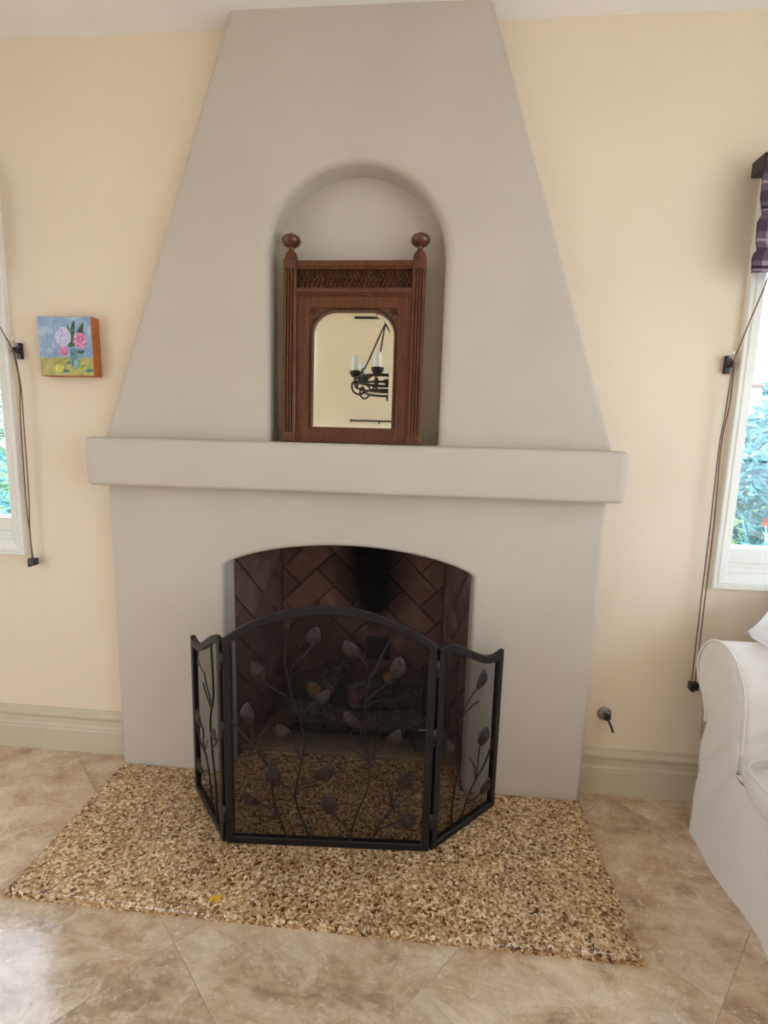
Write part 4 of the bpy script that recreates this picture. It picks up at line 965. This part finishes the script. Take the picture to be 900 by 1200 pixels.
# ------------------------------------------------------------------ garden seen through the windows
struct(MB().box(-30, 30, .30, 45, -.35, -.25).build('lawn', 'lawn'))
struct(MB().box(-30, -2.9, -20, .30, -.35, -.25).build('patio_left', 'stucco')); struct(MB().box(2.9, 30, -20, .30, -.35, -.25).build('patio_right', 'stucco'))
def shrub(c, r, h, nleaf, mat, label, size=.05, seed=0, flowers=0):
    rnd = random.Random(seed); t = thing('shrub', (c[0], c[1], -.25), label, 'shrub'); lf = MB()
    def spot():
        while True:
            p = Vector((rnd.uniform(-1,1), rnd.uniform(-1,1), rnd.uniform(-1,1)))
            if .35 < p.length < 1: break
        return Vector((c[0]+p.x*r, c[1]+p.y*r, -.25+h*.52+p.z*h*.48))
    for k in range(nleaf):
        q = spot(); a = Vector((rnd.gauss(0,1), rnd.gauss(0,1), rnd.gauss(0,.7))).normalized(); b = a.cross(Vector((rnd.gauss(0,1), rnd.gauss(0,1), rnd.gauss(0,1)))).normalized()
        l, w = size*rnd.uniform(.7,1.4), size*.35; m = a.cross(b)*size*.12
        lf.add([q-a*l, q+b*w-m, q+a*l, q-b*w-m], [(0,1,2),(0,2,3)])
    lf.build('foliage', mat, t)
    for k in range(5):
        e = spot(); MB().tube(catmull([(c[0]+rnd.uniform(-.1,.1), c[1]+rnd.uniform(-.1,.1), -.25), ((c[0]+e.x)/2, (c[1]+e.y)/2, e.z*.5), tuple(e)], 4), [.02]*4+[.012]*5, 6).build('stem', 'stem_brown', t)
    for k in range(flowers):
        q = spot(); fl = MB()
        for j in range(5):
            an = 2*PI*j/5; u = Vector((math.cos(an), -.5, math.sin(an))); v = Vector((-math.sin(an), 0, math.cos(an)))
            fl.add([q, q+u*.035+v*.022, q+u*.06, q+u*.035-v*.022], [(0,1,2,3)])
        fl.build('flower', 'petal_red', t)
def agave(c, h, n, label, seed):
    rnd = random.Random(seed); t = thing('agave', (c[0], c[1], -.25), label, 'plant')
    for k in range(n):
        a = 2*PI*k*.381966; tilt = .25+1.0*k/n; d = Vector((math.cos(a)*math.sin(tilt), math.sin(a)*math.sin(tilt), math.cos(tilt))); sd = Vector((-math.sin(a), math.cos(a), 0)); up_ = sd.cross(d)
        L_ = h*rnd.uniform(.85,1.1); m = MB()
        m.grid(lambda u, v: Vector((c[0], c[1], -.2))+d*(L_*v)+Vector((0,0,-.25*L_*v*v*math.sin(tilt)))+sd*((u-.5)*.10*L_*(1-v)**.6*(.6+1.3*v*(1-v)))+up_*(abs(u-.5)*.05*L_*(1-v)), 2, 7)
        m.build('blade', 'leaf_blue', t)
agave((2.98, 2.15), 1.22, 46, 'spiky blue green agave growing outside the sofa window', 3)
shrub((2.15, 1.05), .45, 1.10, 2200, 'leaf_blue', 'low dense blue green shrub just outside the sofa window', .035, 1)
shrub((4.3, 3.3), 1.10, 2.5, 8000, 'leaf_blue', 'tall blue green shrub with red flowers behind the agave', .07, 2, 30)
shrub((2.5, 4.9), 1.2, 3.0, 6000, 'leaf_green', 'tall loose green shrub at the back of the garden', .07, 3)
shrub((6.6, 5.6), 1.7, 3.6, 7000, 'leaf_blue', 'large pale blue green bush in the far garden corner', .09, 4)
shrub((-2.6, 1.7), .7, 1.5, 2200, 'leaf_blue', 'low blue green shrub outside the window near the painting', .04, 5)
shrub((-3.8, 3.2), 1.3, 2.8, 3000, 'leaf_green', 'tall green bush outside the window near the painting', .06, 6)
ho = thing('neighbour_house', (7, 14, -.25), 'pale neighbouring house with red roof beyond the garden', 'house')
MB().box(3, 12, 13, 19, -.25, 2.9).build('house_wall', 'stucco', ho)
MB().add([(2.6,12.6,2.9),(12.4,12.6,2.9),(12.4,19.4,2.9),(2.6,19.4,2.9),(5,16,4.8),(10,16,4.8)], [(0,1,5,4),(1,2,5),(2,3,4,5),(3,0,4),(0,3,2,1)]).build('roof', 'petal_red', ho)
